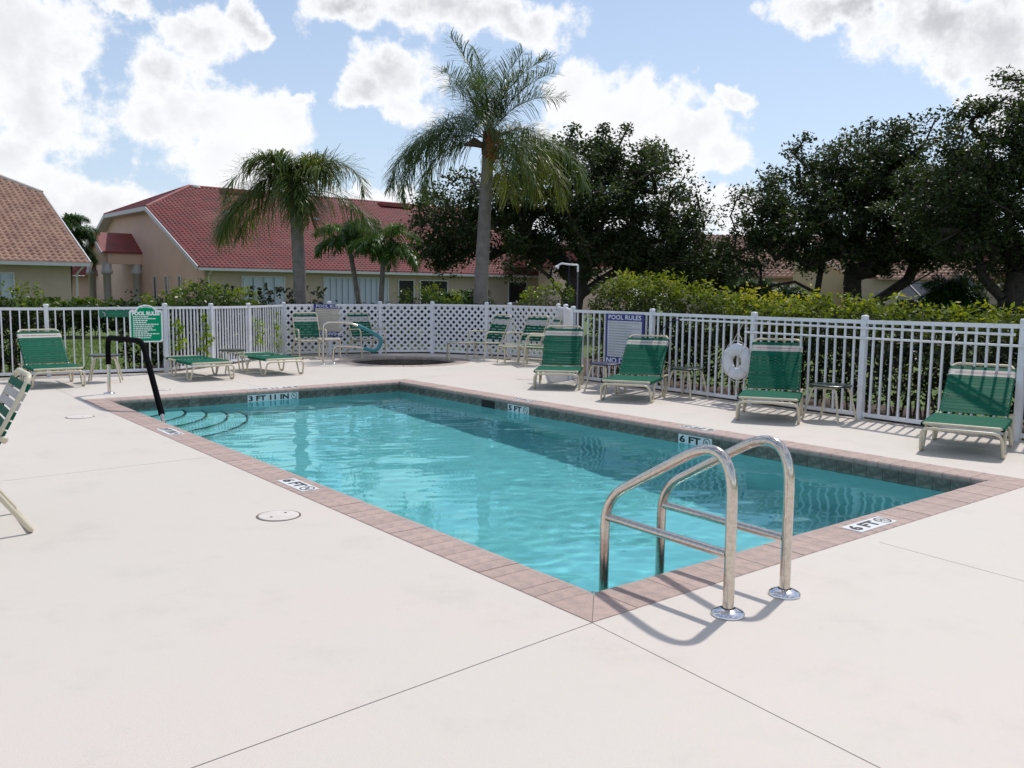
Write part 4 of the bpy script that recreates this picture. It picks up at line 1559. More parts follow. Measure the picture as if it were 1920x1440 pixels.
g0 = E0 + V2 * 0.6 + NU * .6
g1 = E0 + V2 * 0.6 + NU * 25.8
gz = lambda r_: E0.z + SL * min(r_, 26.4 - r_) - .08
pts = [Vector((*g0[:2], zg)), Vector((*g0[:2], gz(.6)))]
for r_ in (8.7, 17.7):
    q = E0 + V2 * .6 + NU * r_
    pts.append(Vector((*q[:2], E0.z + SL * 8.7 - .05)))
pts += [Vector((*g1[:2], gz(25.8))), Vector((*g1[:2], zg))]
wall_poly(pts[::-1])
wl.build('gable_wall', 'pink_wall', house)
wl = MB()
f0, f1 = g0, E0 + V2 * (LEN - .6) + NU * .6
wall_poly([Vector((*f0[:2], zg)), Vector((*f1[:2], zg)), Vector((*f1[:2], E0.z + .1)), Vector((*f0[:2], E0.z + .1))])
wl.build('front_wall', 'tan_wall', house)
wl = MB()
f2 = E0 + V2 * (LEN - .6) + NU * 25.8
q_ = [Vector((*f1[:2], zg)), Vector((*f2[:2], zg)), Vector((*f2[:2], E0.z)), Vector((*(E0 + V2 * (LEN - .6) + NU * 13.2)[:2], E0.z + SL * 12.6)), Vector((*f1[:2], E0.z))]
wall_poly(q_)
wl.build('end_wall', 'pink_wall', house)
# eave gutter, soffit, rakes
MB().beam(E0 - Z * .06 + V2 * .0 - NU * .06, E0 - Z * .06 + V2 * LEN - NU * .06, .12, .16).build('gutter', 'trim_white', house)
MB().beam(E0 - Z * .10 + NU * .32 + V2 * .1, E0 - Z * .10 + NU * .32 + V2 * (LEN - .1), .60, .04).build('soffit', 'trim_white', house)
MB().beam(E0 + Z * .0 - V2 * .04, T1 - V2 * .04, .06, .26).build('rake_board', 'trim_white', house)
MB().beam(T1 - V2 * .04, T2 - V2 * .04, .06, .26).build('rake_board', 'trim_white', house)
MB().beam(T2 - V2 * .04, E0 + NU * 26.4 - V2 * .04, .06, .26).build('rake_board', 'trim_white', house)
so = MB()
def under(p, q):
    a = [p, q, q + V2 * .62, p + V2 * .62]
    so.add([tuple(x - Z * .12) for x in a], [(0, 1, 2, 3)])
under(E0, T1); under(T1, T2); under(T2, E0 + NU * 26.4)
so.build('soffit', 'trim_white', house)
# ridge caps
ridge_a, ridge_b = PK, E0 + NU * 13.2 + V2 * LEN + Z * SL * 13.2
for a, b_ in ((T1, PK), (T2, PK), (ridge_a, ridge_b)):
    MB().tube([a + Z * .1, b_ + Z * .1], .13, 8).build('ridge_cap', 'red_tile', house)
# roof vents and mortar patches
for t_, r_, l_, m_ in ((6.6, 12.4, 3.0, 'red_tile'), (20.0, 12.3, 3.0, 'red_tile')):
    p = E0 + V2 * t_ + NU * r_ + Z * (SL * r_ + .28)
    MB().beam(p, p + V2 * l_, .8, .30).build('roof_vent', m_, house)
for t_, r_ in ((5.4, 8.6), (15.6, 3.8), (21.8, 4.2), (12.0, 8.4)):
    p = E0 + V2 * t_ + NU * r_ + Z * (SL * r_ + .16)
    MB().box((0, 0, 0), (.55, .35, .16), Matrix.Rotation(.7, 3, 'Z')).build('roof_vent', 'trim_white', house, p)
for t_ in (1.0, 3.9):
    p = PK + V2 * (t_ - .5) + Z * .14 + NU * -.12
    MB().lathe([(.32, -.12), (.28, .03), (.0, .06)], n=10).build('mortar_patch', 'mortar', house, p)
# gable windows
GA = Vector((*g0[:2], 0))
for px_r in (4.55, 6.9, 9.1):
    wA = Vector((*(E0 + V2 * .6)[:2], 0))
    window(house, Vector((*(E0 + V2 * .6 + NU * 26.4)[:2], 0)), -NU, 26.4 - px_r - .22, 26.4 - px_r + .22, 0.6, 2.15, 'window_dark', 0)
# front features: (t0, t1, z0, z1, pane, blinds)
FA = Vector((*(E0 + NU * .6)[:2], 0))
for t0, t1, z0, z1, pane, bl in ((2.9, 5.6, .1, 2.15, 'blinds', 4), (8.4, 13.2, .0, 2.2, 'blinds', 11), (14.1, 15.3, 0.0, 2.1, 'interior_dark', 0), (15.9, 18.2, .0, 2.1, 'interior_dark', 0), (24.0, 25.8, .6, 2.1, 'window_dark', 0)):
    window(house, FA, V2, t0, t1, z0, z1, pane, 0, .08, 'trim_white', bl)
MB().tube(rounded([E0 + V2 * .8 - NU * .06 - Z * .1, E0 + V2 * .8 + NU * .5 - Z * .45, E0 + V2 * .8 + NU * .5 - Z * 2.7], .1, 4), .055, 8).build('downspout', 'trim_white', house)
# porch on the gable
po = E0 + V2 * .6 + NU * 13.7
PR = 1.9
pz, pzr = 3.80, 5.05
ps = MB()
rf = MB()
front = -V2 * 2.6
for sg in (-1, 1):
    a = po + NU * sg * 2.15
    pts = [Vector((*(a + front)[:2], pz - .1)), Vector((*a[:2], pz - .1)), Vector((*po[:2], pzr)), Vector((*(po + front)[:2], pzr))]
    rf.add([tuple(x) for x in pts] + [tuple(x + Z * .12) for x in pts], [(0, 1, 2, 3), (7, 6, 5, 4), (0, 4, 5, 1), (3, 2, 6, 7), (0, 3, 7, 4)])
rf.build('porch_roof', 'red_tile', house)
for sg in (-1, 1):
    MB().beam(Vector((*(po + front + NU * sg * 2.15)[:2], pz - .14)), Vector((*(po + front)[:2], pzr - .05)), .08, .26).build('rake_board', 'trim_white', house)
pf = MB()
c0 = po + front * .85
a, b_ = c0 - NU * PR, c0 + NU * PR
pf.add([(*a[:2], pz - .15), (*b_[:2], pz - .15), (*c0[:2], pzr - .1)], [(0, 1, 2)])
pf.beam(Vector((*a[:2], 3.35)), Vector((*b_[:2], 3.35)), .3, .7)
pf.beam(Vector((*a[:2], 3.35)), Vector((*(po - NU * PR)[:2], 3.35)), .3, .7)
pf.build('porch_gable', 'pink_wall', house)
# arch between the two columns
ac = MB()
for k in range(8):
    a0, a1 = math.pi * k / 8, math.pi * (k + 1) / 8
    rr = PR - .35
    p0, p1 = c0 + NU * rr * math.cos(a0), c0 + NU * rr * math.cos(a1)
    z0_, z1_ = 2.35 + .8 * math.sin(a0), 2.35 + .8 * math.sin(a1)
    for o2 in (-.12, .12):
        ac.add([(*(p0 + V2 * o2)[:2], z0_), (*(p1 + V2 * o2)[:2], z1_), (*(p1 + V2 * o2)[:2], 3.2), (*(p0 + V2 * o2)[:2], 3.2)], [(0, 1, 2, 3)])
ac.build('porch_arch', 'pink_wall', house)
for q in (c0 - NU * (PR - .15), c0 + NU * (PR - .15), po - NU * (PR - .15) - V2 * .3):
    col = MB().lathe([(.24, -.2), (.24, 2.3), (.36, 2.34), (.36, 2.6), (.30, 2.62), (.30, 3.05)], c=(q.x, q.y, 0), n=16)
    col.build('column', 'trim_white', house)
# --- wing at the right end
wing = thing('pink_wing_house', 'pink walled house end with small tile roof behind the big oak trunk', 'house')
wo_ = Vector((2.7, 62.0, -.2))
wb = MB()
wb.box((0, 0, 1.6), (5.2, 5, 3.6), Matrix.Rotation(R(15), 3, 'Z'))
wb.build('wall', 'pink_wall', wing, wo_ + Vector((2.4, 3, 0)))
gw = MB()
gc = wo_ + Vector((2.0, 9, 0))
gw.add([(gc.x - 4, gc.y, 2), (gc.x + 5, gc.y, 2), (gc.x + 5, gc.y, 4.5), (gc.x + .8, gc.y, 6.3), (gc.x - 4, gc.y, 4.3)], [(0, 1, 2, 3, 4)])
gw.build('gable_wall', 'pink_wall', wing)
tile_roof('roof_tiles', 'red_tile', wing, Vector((gc.x - 5, gc.y - 7, 3.2)), Vector((1, 0, 0)), Vector((0, 1, 0)), .3, lambda r_: 6 if r_ is None else (0, 9.5))

# --- tan roofed house at the far left
hl = thing('tan_roof_house', 'house with tan barrel tile roof at the left frame edge', 'house')
En = Vector((.73, .68, 0)).normalized()
Nn = Vector((-.68, .73, 0)).normalized()
EC = Vector((-20.7, 43.0, 2.60))
SLT = 0.52


def tan_seg(r_):
    if r_ is None:
        return 13.0
    return (0.0, 15.0 - (0 if r_ < 7.4 else r_ - 7.4))


O3 = EC - En * 15.0
tile_roof('roof_tiles', 'tan_tile', hl, O3, En, Nn, SLT, tan_seg)
Tl = EC + Nn * 7.4 + Z * SLT * 7.4
Tm = Tl + (-En + Nn) * 5.6 + Z * SLT * 5.6
MB().tube([Tl + Z * .1, Tm + Z * .1], .13, 8).build('ridge_cap', 'mortar', hl)
MB().beam(EC + En * .04, Tl + En * .04, .06, .24).build('rake_board', 'trim_white', hl)
MB().beam(EC - Z * .06 - Nn * .06, O3 - Z * .06 - Nn * .06, .12, .16).build('gutter', 'trim_white', hl)
MB().beam(EC - Z * .1 + Nn * .3, O3 - Z * .1 + Nn * .3, .6, .04).build('soffit', 'trim_white', hl)
lw = MB()
la, lb = EC - En * .7 + Nn * .6, O3 + Nn * .6
lc = EC - En * .7 + Nn * 25
lw.add([(*la[:2], -.2), (*lb[:2], -.2), (*lb[:2], 2.7), (*la[:2], 2.7)], [(3, 2, 1, 0)])
lw.build('front_wall', 'tan_wall', hl)
lw = MB()
lw.add([(*la[:2], -.2), (*la[:2], 2.6), (*(EC - En * .7 + Nn * 7.4)[:2], EC.z + SLT * 7.2), (*(EC - En * .7 + Nn * 17)[:2], EC.z + SLT * 7.2), (*lc[:2], 2.6), (*lc[:2], -.2)], [(0, 1, 2, 3, 4, 5)])
lw.build('gable_wall', 'tan_wall', hl)
hs_ = MB()
# half hip face on the right
hs_.add([tuple(Tl), tuple(Tl + Nn * 10), tuple(Tm)], [(0, 1, 2)])
hs_.build('hip_slope', 'tan_tile', hl)
MB().tube([EC - Z * .1 - En * .25 + Nn * .0, EC - En * .45 + Nn * .55 - Z * .5, EC - En * .45 + Nn * .55 - Z * 2.6], .05, 8).build('downspout', 'trim_white', hl)
LA = Vector((*(O3 + Nn * .6)[:2], 0))
window(hl, LA, En, 10.7, 11.75, .3, 2.05, 'blinds', 0, .08, 'trim_white', 2)
window(hl, LA, En, 9.4, 10.55, .3, 2.05, 'interior_dark', 0)

# --- small far house between the two
fh = thing('small_far_house', 'small pink house with red tile roof seen between the two left houses', 'house')
MB().box((-31.0, 72, 1.0), (10, 6, 2.6)).build('wall', 'pink_wall', fh)
tile_roof('roof_tiles', 'red_tile', fh, Vector((-37, 68, 2.3)), Vector((1, 0, 0)), Vector((0, 1, 0)), .42, lambda r_: 4.5 if r_ is None else (0, 10.5))
window(fh, Vector((-36, 68.99, 0)), Vector((1, 0, 0)), 3.2, 3.9, .6, 1.8, 'window_dark')

# --- right background houses
rh = thing('tan_roof_house', 'house with a brown tile roof seen under the right oak branches', 'house')
tile_roof('roof_tiles', 'tan_tile', rh, Vector((10.0, 50.0, 2.35)), Vector((1, .02, 0)).normalized(), Vector((-.02, 1, 0)).normalized(), .5, lambda r_: 5.2 if r_ is None else (0 + r_ * .25, 7.6))
MB().box((13.8, 52.5, 1.1), (7.2, 4, 2.6)).build('wall', 'tan_wall', rh)
gy = MB()
gy.add([(15.6, 49.0, -.2), (19.6, 49.0, -.2), (19.6, 49.0, 1.9), (18.6, 49.0, 2.55), (16.2, 49.0, 3.9), (15.6, 49.0, 3.4)], [(0, 1, 2, 3, 4, 5)])
gy.build('gable_wall', 'yellow_wall', rh)
MB().beam((16.1, 48.9, 3.95), (19.9, 48.9, 1.95), .10, .22).build('rake_board', 'pink_wall', rh)
tile_roof('roof_tiles', 'tan_tile', rh, Vector((18.2, 49.6, 2.3)), Vector((1, 0, 0)), Vector((0, 1, 0)), .5, lambda r_: 5.2 if r_ is None else (0, 6.5))
rh2 = thing('tan_roof_house', 'brown tile roofed house behind the screened enclosure on the right', 'house')
tile_roof('roof_tiles', 'tan_tile', rh2, Vector((19.0, 46.0, 2.25)), Vector((1, 0, 0)), Vector((0, 1, 0)), .5, lambda r_: 5.6 if r_ is None else (0 + r_ * .4, 9.5 - r_ * .4))
tile_roof('roof_tiles', 'red_tile', rh2, Vector((25.0, 45.0, 2.45)), Vector((1, 0, 0)), Vector((0, 1, 0)), .5, lambda r_: 4.0 if r_ is None else (0, 6))
MB().box((25.0, 49, 1.0), (13, 5, 2.6)).build('wall', 'tan_wall', rh2)

sc = thing('screen_enclosure', 'grey framed pool screen enclosure with dark mesh under the right oak', 'screen enclosure')
ex0, ex1, ey0, ey1 = 16.6, 20.4, 38.0, 42.0
ez, ezr = 1.30, 2.05
rx0, rx1 = 17.7, 19.2
fr_ = MB()
tops = [(ex0, ey0, ez), (ex1, ey0, ez)]
for a, b_ in (((ex0, ey0, ez), (ex1, ey0, ez)), ((ex0, ey1, ez), (ex1, ey1, ez)), ((ex0, ey0, ez), (ex0, ey1, ez)), ((ex1, ey0, ez), (ex1, ey1, ez)),
              ((ex0, ey0, ez), (rx0, ey0 + 1.5, ezr)), ((ex1, ey0, ez), (rx1, ey0 + 1.5, ezr)), ((rx0, ey0 + 1.5, ezr), (rx1, ey0 + 1.5, ezr)),
              ((ex0 + 1.2, ey0, ez), (rx0, ey0 + 1.5, ezr)), ((ex0 + 2.5, ey0, ez), (rx1, ey0 + 1.5, ezr))):
    MB().beam(a, b_, .06, .06).build('frame_bar', 'bronze_frame', sc)
for x in (ex0, ex0 + 1.2, ex0 + 2.5, ex1):
    MB().box((x, ey0, .55), (.06, .06, 1.5)).build('frame_post', 'bronze_frame', sc)
ms = MB()
ms.add([(ex0, ey0 + .02, ez - .02), (ex1, ey0 + .02, ez - .02), (rx1, ey0 + 1.5, ezr - .02), (rx0, ey0 + 1.5, ezr - .02)], [(0, 1, 2, 3)])
ms.add([(ex0, ey0 + .02, ez - .02), (rx0, ey0 + 1.5, ezr - .02), (ex0, ey1, ez)], [(0, 1, 2)])
ms.add([(ex1, ey0 + .02, ez - .02), (rx1, ey0 + 1.5, ezr - .02), (ex1, ey1, ez)], [(0, 2, 1)])
ms.build('roof_screen', 'screen_mesh', sc)
ms = MB()
ms.add([(ex0, ey0 + .04, -.1), (ex1, ey0 + .04, -.1), (ex1, ey0 + .04, ez), (ex0, ey0 + .04, ez)], [(0, 1, 2, 3)])
ms.build('wall_screen', 'interior_dark', sc)


# ------------------------------------------------------------------ trees
def grow_tree(name, label, cat, base, lobes, n_clus, per, crad, lsize, seed, trunk_r, leafm='oak_leaf', barkm='oak_bark', forks=None, lean=(0, 0), tint_top=0.0, group=None, fork_z=1.3):
    rg = np.random.default_rng(seed)
    rnd = random.Random(seed)
    root = thing(name, label, cat, base, 0, group)
    # cluster centres inside lobes, biased to the shell
    wts = np.array([l[3] * l[4] * l[5] for l in lobes]) ** 0.8
    wts /= wts.sum()
    C = []
    for k in range(n_clus):
        l = lobes[rg.choice(len(lobes), p=wts)]
        d = rg.normal(size=3)
        d /= np.linalg.norm(d)
        r_ = rg.random() ** 0.38
        r_ *= 1 + 0.16 * rg.normal()
        C.append((l[0] + d[0] * r_ * l[3], l[1] + d[1] * r_ * l[4], l[2] + d[2] * r_ * l[5]))
    C = np.array(C)
    C = C[C[:, 2] > 0.4]
    # limbs: greedy tree
    nodes = [Vector((0, 0, -.15)), Vector((lean[0] * .4, lean[1] * .4, fork_z * .5)), Vector((lean[0], lean[1], fork_z))]
    par = [-1, 0, 1]
    fk = forks or []
    for f in fk:
        p0 = 2
        last = nodes[2]
        pts_ = [last.lerp(Vector(f), q) + Vector((rnd.uniform(-.1, .1), rnd.uniform(-.1, .1), .12 * math.sin(q * 3.1))) for q in (.33, .66, 1)]
        pi_ = p0
        for q in pts_:
            nodes.append(q)
            par.append(pi_)
            pi_ = len(nodes) - 1
    N_A = [np.array(q) for q in nodes]
    order = np.argsort(np.linalg.norm(C - np.array(nodes[2]), axis=1))
    for ci in order:
        c_ = C[ci]
        A = np.array(N_A[2:])
        dist = np.linalg.norm(A - c_, axis=1)
        pi_ = int(np.argmin(dist)) + 2
        dd_ = dist[pi_ - 2]
        steps = max(1, int(dd_ / 0.7))
        p0 = N_A[pi_]
        for s_ in range(1, steps + 1):
            q = s_ / steps
            pt = p0 + (c_ - p0) * q + np.array([rnd.uniform(-.08, .08), rnd.uniform(-.08, .08), 0.10 * dd_ * math.sin(q * math.pi) * .4]) * (1 if s_ < steps else 0)
            N_A.append(pt)
            par.append(pi_)
            pi_ = len(N_A) - 1
    cntc = [0] * len(N_A)
    for i in range(len(N_A) - 1, 0, -1):
        cntc[i] = max(cntc[i], 1)
        cntc[par[i]] += cntc[i]
    tot = max(cntc[0], 1)
    rad = [max(0.010, trunk_r * (c_ / tot) ** 0.48) for c_ in cntc]
    V, F = [], []
    for i in range(1, len(N_A)):
        a, b_ = Vector(N_A[par[i]]), Vector(N_A[i])
        d = b_ - a
        if d.length < 1e-4:
            continue
        d.normalize()
        s_ = d.cross(Vector((.31, .17, .93)))
        s_.normalize()
        u_ = s_.cross(d)
        ns_ = 7 if rad[i] > .06 else (5 if rad[i] > .03 else 3)
        k0 = len(V)
        ra = min(rad[par[i]], rad[i] * 1.35) if i > 2 else rad[par[i]]
        for p, rr in ((a, ra), (b_, rad[i])):
            for k in range(ns_):
                an = 2 * math.pi * k / ns_
                q = p + s_ * rr * math.cos(an) + u_ * rr * math.sin(an)
                V.append(tuple(q))
        for k in range(ns_):
            l = (k + 1) % ns_
            F.append((k0 + k, k0 + l, k0 + ns_ + l, k0 + ns_ + k))
    obj('trunk', np_mesh('trunk', np.array(V), np.array(F), barkm), root)
    zmin, zmax = C[:, 2].min(), C[:, 2].max()
    rads = crad * (0.6 + 0.8 * rg.random(len(C)))
    tint = 0.35 + 0.25 * rg.normal(size=len(C)) * .6 + tint_top * (C[:, 2] - zmin) / (zmax - zmin)
    V, Q_, T = leaves(rg, C, per, rads, lsize, tint, .16, .75, .55)
    cr = obj('crown', np_mesh('crown', V, Q_, leafm, T), root)
    cr['kind'] = 'stuff'
    return root


grow_tree('oak_tree', 'dark live oak with a broad crown right of the tall palm', 'tree', (2.1, 31.5, 0),
          [(0.3, 0, 4.9, 3.2, 2.8, 1.9), (-3.3, 0, 4.0, 2.6, 2.3, 1.6), (2.9, .3, 3.8, 2.1, 2.0, 1.7), (1.4, 0, 6.3, 1.3, 1.4, 1.0), (2.8, 0, 6.0, .9, 1, .9), (.2, .8, 3.0, 2.8, 2, 1.2), (4.0, 0, 2.9, 1.5, 1.6, .9), (-4.4, 0, 3.0, 1.1, 1.2, 1.0), (2.4, .5, 2.6, 2.2, 1.5, 1.2), (-.9, 0, 5.9, 1.2, 1.2, .9)],
          600, 135, 0.52, 0.13, 11, 0.42, forks=[(-1.3, 0, 2.4), (.5, .2, 2.6), (1.5, .2, 2.2)], fork_z=.9)
grow_tree('oak_tree', 'wide dark live oak with low spreading limbs behind the right hedge', 'tree', (11.6, 30.0, 0),
          [(0, 0, 4.6, 3.6, 2.8, 2.0), (-2.3, 0, 3.8, 2.0, 2.0, 1.5), (2.6, 0, 4.9, 2.6, 2.2, 1.9), (-3.5, 0, 2.9, 1.3, 1.4, .9), (.8, 0, 6.1, 1.7, 1.4, 1.0), (3.6, 0, 3.2, 1.8, 1.6, 1.2), (-1.2, 0, 5.6, 1.0, 1.1, .8), (0.6, 0, 2.9, 2.6, 1.6, .8)],
          580, 135, 0.50, 0.125, 23, 0.36, forks=[(-2.0, 0, 1.9), (.1, .1, 2.3), (1.9, 0, 2.0), (2.8, .2, 2.3)], fork_z=.45)
grow_tree('oak_tree', 'tall dark live oak at the right frame edge', 'tree', (13.9, 24.5, 0),
          [(0.6, 0, 5.2, 3.0, 2.6, 2.2), (-1.6, 0, 4.1, 1.6, 2.0, 1.6), (2.8, 0, 5.2, 2.6, 2.5, 2.6), (1.4, 0, 7.0, 1.6, 1.5, 1.1), (0.2, 0, 2.9, 2.2, 1.6, 1.0), (3.4, 0, 2.6, 2.2, 1.6, 1.3), (-.7, 0, 6.2, .9, 1, .7)],
          580, 135, 0.50, 0.115, 37, 0.36, forks=[(-1.0, 0, 2.2), (.3, .1, 2.6), (1.4, 0, 2.3)], fork_z=.9)
grow_tree('oak_tree', 'small loose leaved oak filling the gap between the two big oaks', 'tree', (6.9, 36.0, 0),
          [(0, 0, 2.4, 2.2, 1.8, 1.1), (1.4, 0, 2.2, 1.6, 1.5, .9), (-1.4, 0, 2.9, 1.2, 1.2, .9)],
          190, 110, 0.45, 0.13, 41, 0.2, fork_z=.9)


# ------------------------------------------------------------------ palms
def frond_mesh(rg, L, e0, droop, leaf_len, nleaf, wd, tint, rach=0.016, plum=0.75, hang=0.7, keel=0.30):
    """frond in local x-z plane going +x; returns numpy arrays"""
    n = 14
    pts = [np.array([0, 0, 0.0])]
    for k in range(n):
        t_ = (k + .5) / n
        e = e0 - droop * t_ ** 1.25
        pts.append(pts[-1] + np.array([math.cos(e), 0, math.sin(e)]) * L / n)
    pts = np.array(pts)
    V, Q_, T = [], [], []

    def at(t_):
        x = t_ * n
        i = min(int(x), n - 1)
        q = x - i
        return pts[i] * (1 - q) + pts[i + 1] * q, (pts[i + 1] - pts[i]) / (np.linalg.norm(pts[i + 1] - pts[i]))
    # rachis
    for k in range(n):
        r0 = rach * (1 - .8 * k / n)
        r1 = rach * (1 - .8 * (k + 1) / n)
        a, b_ = pts[k], pts[k + 1]
        b0 = len(V)
        for p, r_ in ((a, r0), (b_, r1)):
            for (y, z) in ((-1, -.5), (1, -.5), (0, 1)):
                V.append((p[0], p[1] + y * r_, p[2] + z * r_))
                T.append(min(1, tint + .1))
        for i in range(3):
            j = (i + 1) % 3
            Q_.append((b0 + i, b0 + j, b0 + 3 + j, b0 + 3 + i))
    for k in range(nleaf):
        t_ = 0.16 + 0.84 * (k + rg.random() * .6) / nleaf
        p, d = at(min(t_, .999))
        ll = leaf_len * (0.45 + 0.85 * math.sin(math.pi * min(1, (t_ * .9 + .05)) ** .8)) * rg.uniform(.8, 1.15)
        for sg in (-1, 1):
            upn = np.cross(d, np.array([0, 1, 0]))
            upn = upn if upn[2] > 0 else -upn
            out = np.array([0, sg, 0.0])
            v_ = out * 1.0 + d * (0.55 + .5 * t_) + upn * (rg.normal() * plum + keel)
            v_ /= np.linalg.norm(v_)
            m1 = p + v_ * ll * .45 + np.array([0, 0, -hang * ll * .10])
            m2 = p + v_ * ll * .80 + np.array([0, 0, -hang * ll * .45])
            m2b = m2 + (v_ * .1 + np.array([0, 0, -hang * .5])) * ll * .35
            side = np.cross(v_, np.array([0, 0, 1.0]))
            nrm_ = np.linalg.norm(side)
            side = side / nrm_ if nrm_ > .1 else d
            side = side * wd * .5
            b0 = len(V)
            V += [tuple(p - side * .5), tuple(p + side * .5), tuple(m1 + side), tuple(m1 - side), tuple(m2 + side * .7), tuple(m2 - side * .7), tuple(m2b + side * .15), tuple(m2b - side * .15)]
            tt_ = min(1, max(0, tint + rg.normal() * .08))
            T += [tt_] * 8
            Q_ += [(b0, b0 + 1, b0 + 2, b0 + 3), (b0 + 3, b0 + 2, b0 + 4, b0 + 5), (b0 + 5, b0 + 4, b0 + 6, b0 + 7)]
    return V, Q_, T


def palm(name, label, base, top, r0, r1, specs, leafm, seed, trunkm='palm_trunk', group=None, husk=True, fruit=False):
    """specs: list of (azimuth deg, elev deg, droop deg, length, leaf_len, tint)"""
    rg = np.random.default_rng(seed)
    root = thing(name, label, 'palm tree', base, 0, group)
    top = Vector(top)
    n = 18
    path, rad = [], []
    for k in range(n + 1):
        q = k / n
        path.append(Vector((top.x * q ** 1.3, top.y * q, -.1 + (top.z + .1) * q)))
        rad.append((r0 * (1 - q) + r1 * q) * (1 + (.035 if k % 2 else 0)) * (1.25 - .25 * min(1, q * 8)))
    MB().tube(path, rad, 14).build('trunk', trunkm, root)
    if husk:
        MB().tube([top - Z * .45, top - Z * .15, top + Z * .25, top + Z * .5], [r1 * 1.02, r1 * 1.35, r1 * 1.0, r1 * .25], 12).build('crown_base', 'husk', root)
    for (azd, eld, drd, L, ll, tn) in specs:
        V, Q_, T = frond_mesh(rg, L, R(eld), R(drd), ll, int(28 + L * 30), (0.05 if leafm == 'small_palm_leaf' else 0.018) if L > 1.5 else .034, tn, hang=(.25 if eld > 45 and L > 2.1 else .7))
        me = np_mesh('frond', np.array(V), np.array(Q_), leafm, T)
        o_ = obj('frond', me, root, top + Z * rg.uniform(-.12, .18), R(azd))
    return root, top


tall = []
rg0 = random.Random(5)
for k in range(20):
    el_ = [80, 66, 54, 42, 28, 14][k % 6] + rg0.uniform(-7, 7)
    azd = k * 137.5 + rg0.uniform(-10, 10)
    low = el_ < 25
    tall.append((azd, el_, 50 + (90 - el_) * .72 + rg0.uniform(-10, 12), rg0.uniform(2.3, 2.75), .58, .30 + (.18 if low else 0) + rg0.uniform(-.08, .1)))
# photo specific sweeping and yellowing fronds
tall += [(178, 30, 118, 3.2, .62, .30), (186, 12, 105, 3.0, .6, .4), (150, 40, 110, 3.1, .6, .25), (5, 26, 105, 3.0, .6, .45), (-35, -12, 66, 2.1, .6, .86), (-62, -25, 55, 1.9, .6, .9), (-8, 2, 95, 2.7, .6, .74), (115, 75, 60, 2.5, .6, .25), (100, 84, 35, 2.4, .55, .3), (60, 76, 50, 2.4, .55, .25)]
tp, ttop = palm('queen_palm', 'tall queen palm with grey trunk and orange fruit behind the lattice fence', (-0.86, 22.3, 0), (0.22, 0, 5.15), .195, .14, tall, 'palm_leaf', 3)
fr = MB()
rgf = random.Random(8)
for k in range(240):
    q = rgf.random()
    p = ttop + Vector((.12 + rgf.gauss(0, .09) + .05 * q, -.25 + rgf.gauss(0, .06), .28 - .75 * q))
    fr.box(p, (.04, .04, .05), Matrix.Rotation(rgf.random() * 3, 3, 'X'))
f_ = fr.build('fruit_cluster', 'fruit', tp)
f_['kind'] = 'stuff'
MB().tube([ttop + Vector((-.05, -.1, -.1)), ttop + Vector((-.35, -.2, 0)), ttop + Vector((-.62, -.2, -.08))], [.05, .12, .02], 8).build('dry_spathe', 'husk', tp)

short = []
rg0 = random.Random(15)
for k in range(16):
    el_ = [84, 74, 60, 40][k % 4] + rg0.uniform(-6, 6)
    short.append((k * 137.5 + 40, el_, 84 + (90 - el_) * .8, rg0.uniform(1.2, 1.6), .62, .55 + rg0.uniform(-.12, .12)))
short += [(178, 62, 150, 2.5, .6, .55), (172, 20, 100, 2.5, .7, .6), (182, 0, 75, 2.5, .75, .62), (186, 8, 88, 2.3, .7, .55), (2, 60, 150, 2.4, .6, .3), (12, 12, 82, 2.3, .62, .35), (-55, -20, 60, 1.4, .7, .62), (-80, 30, 120, 1.6, .7, .55), (60, 66, 120, 2.1, .6, .3), (165, 5, 80, 2.0, .7, .6)]
palm('queen_palm', 'shorter queen palm with drooping fronds in front of the red roof', (-5.45, 22.6, 0), (-.12, 0, 3.95), .165, .155, short, 'palm_leaf', 9)

for (lab, bx, by, tx, tz, sd, sc_) in (('small palm left of a pair, in front of the red roofed house', -4.62, 27.0, -.42, 2.85, 21, 1.0), ('small palm right of a pair, in front of the red roofed house', -3.95, 26.0, .12, 2.60, 22, 1.0)):
    sp = []
    r2 = random.Random(sd)
    for k in range(15):
        el_ = [70, 48, 26][k % 3] + r2.uniform(-8, 8)
        sp.append((k * 137.5 + sd * 31, el_, 105 + r2.uniform(-12, 15), r2.uniform(1.15, 1.4) * sc_, .34, .50 + r2.uniform(-.15, .2)))
    palm('small_palm', lab, (bx, by, 0), (tx, 0, tz), .095, .065, sp, 'small_palm_leaf', sd, group='pair of small palms', husk=False)

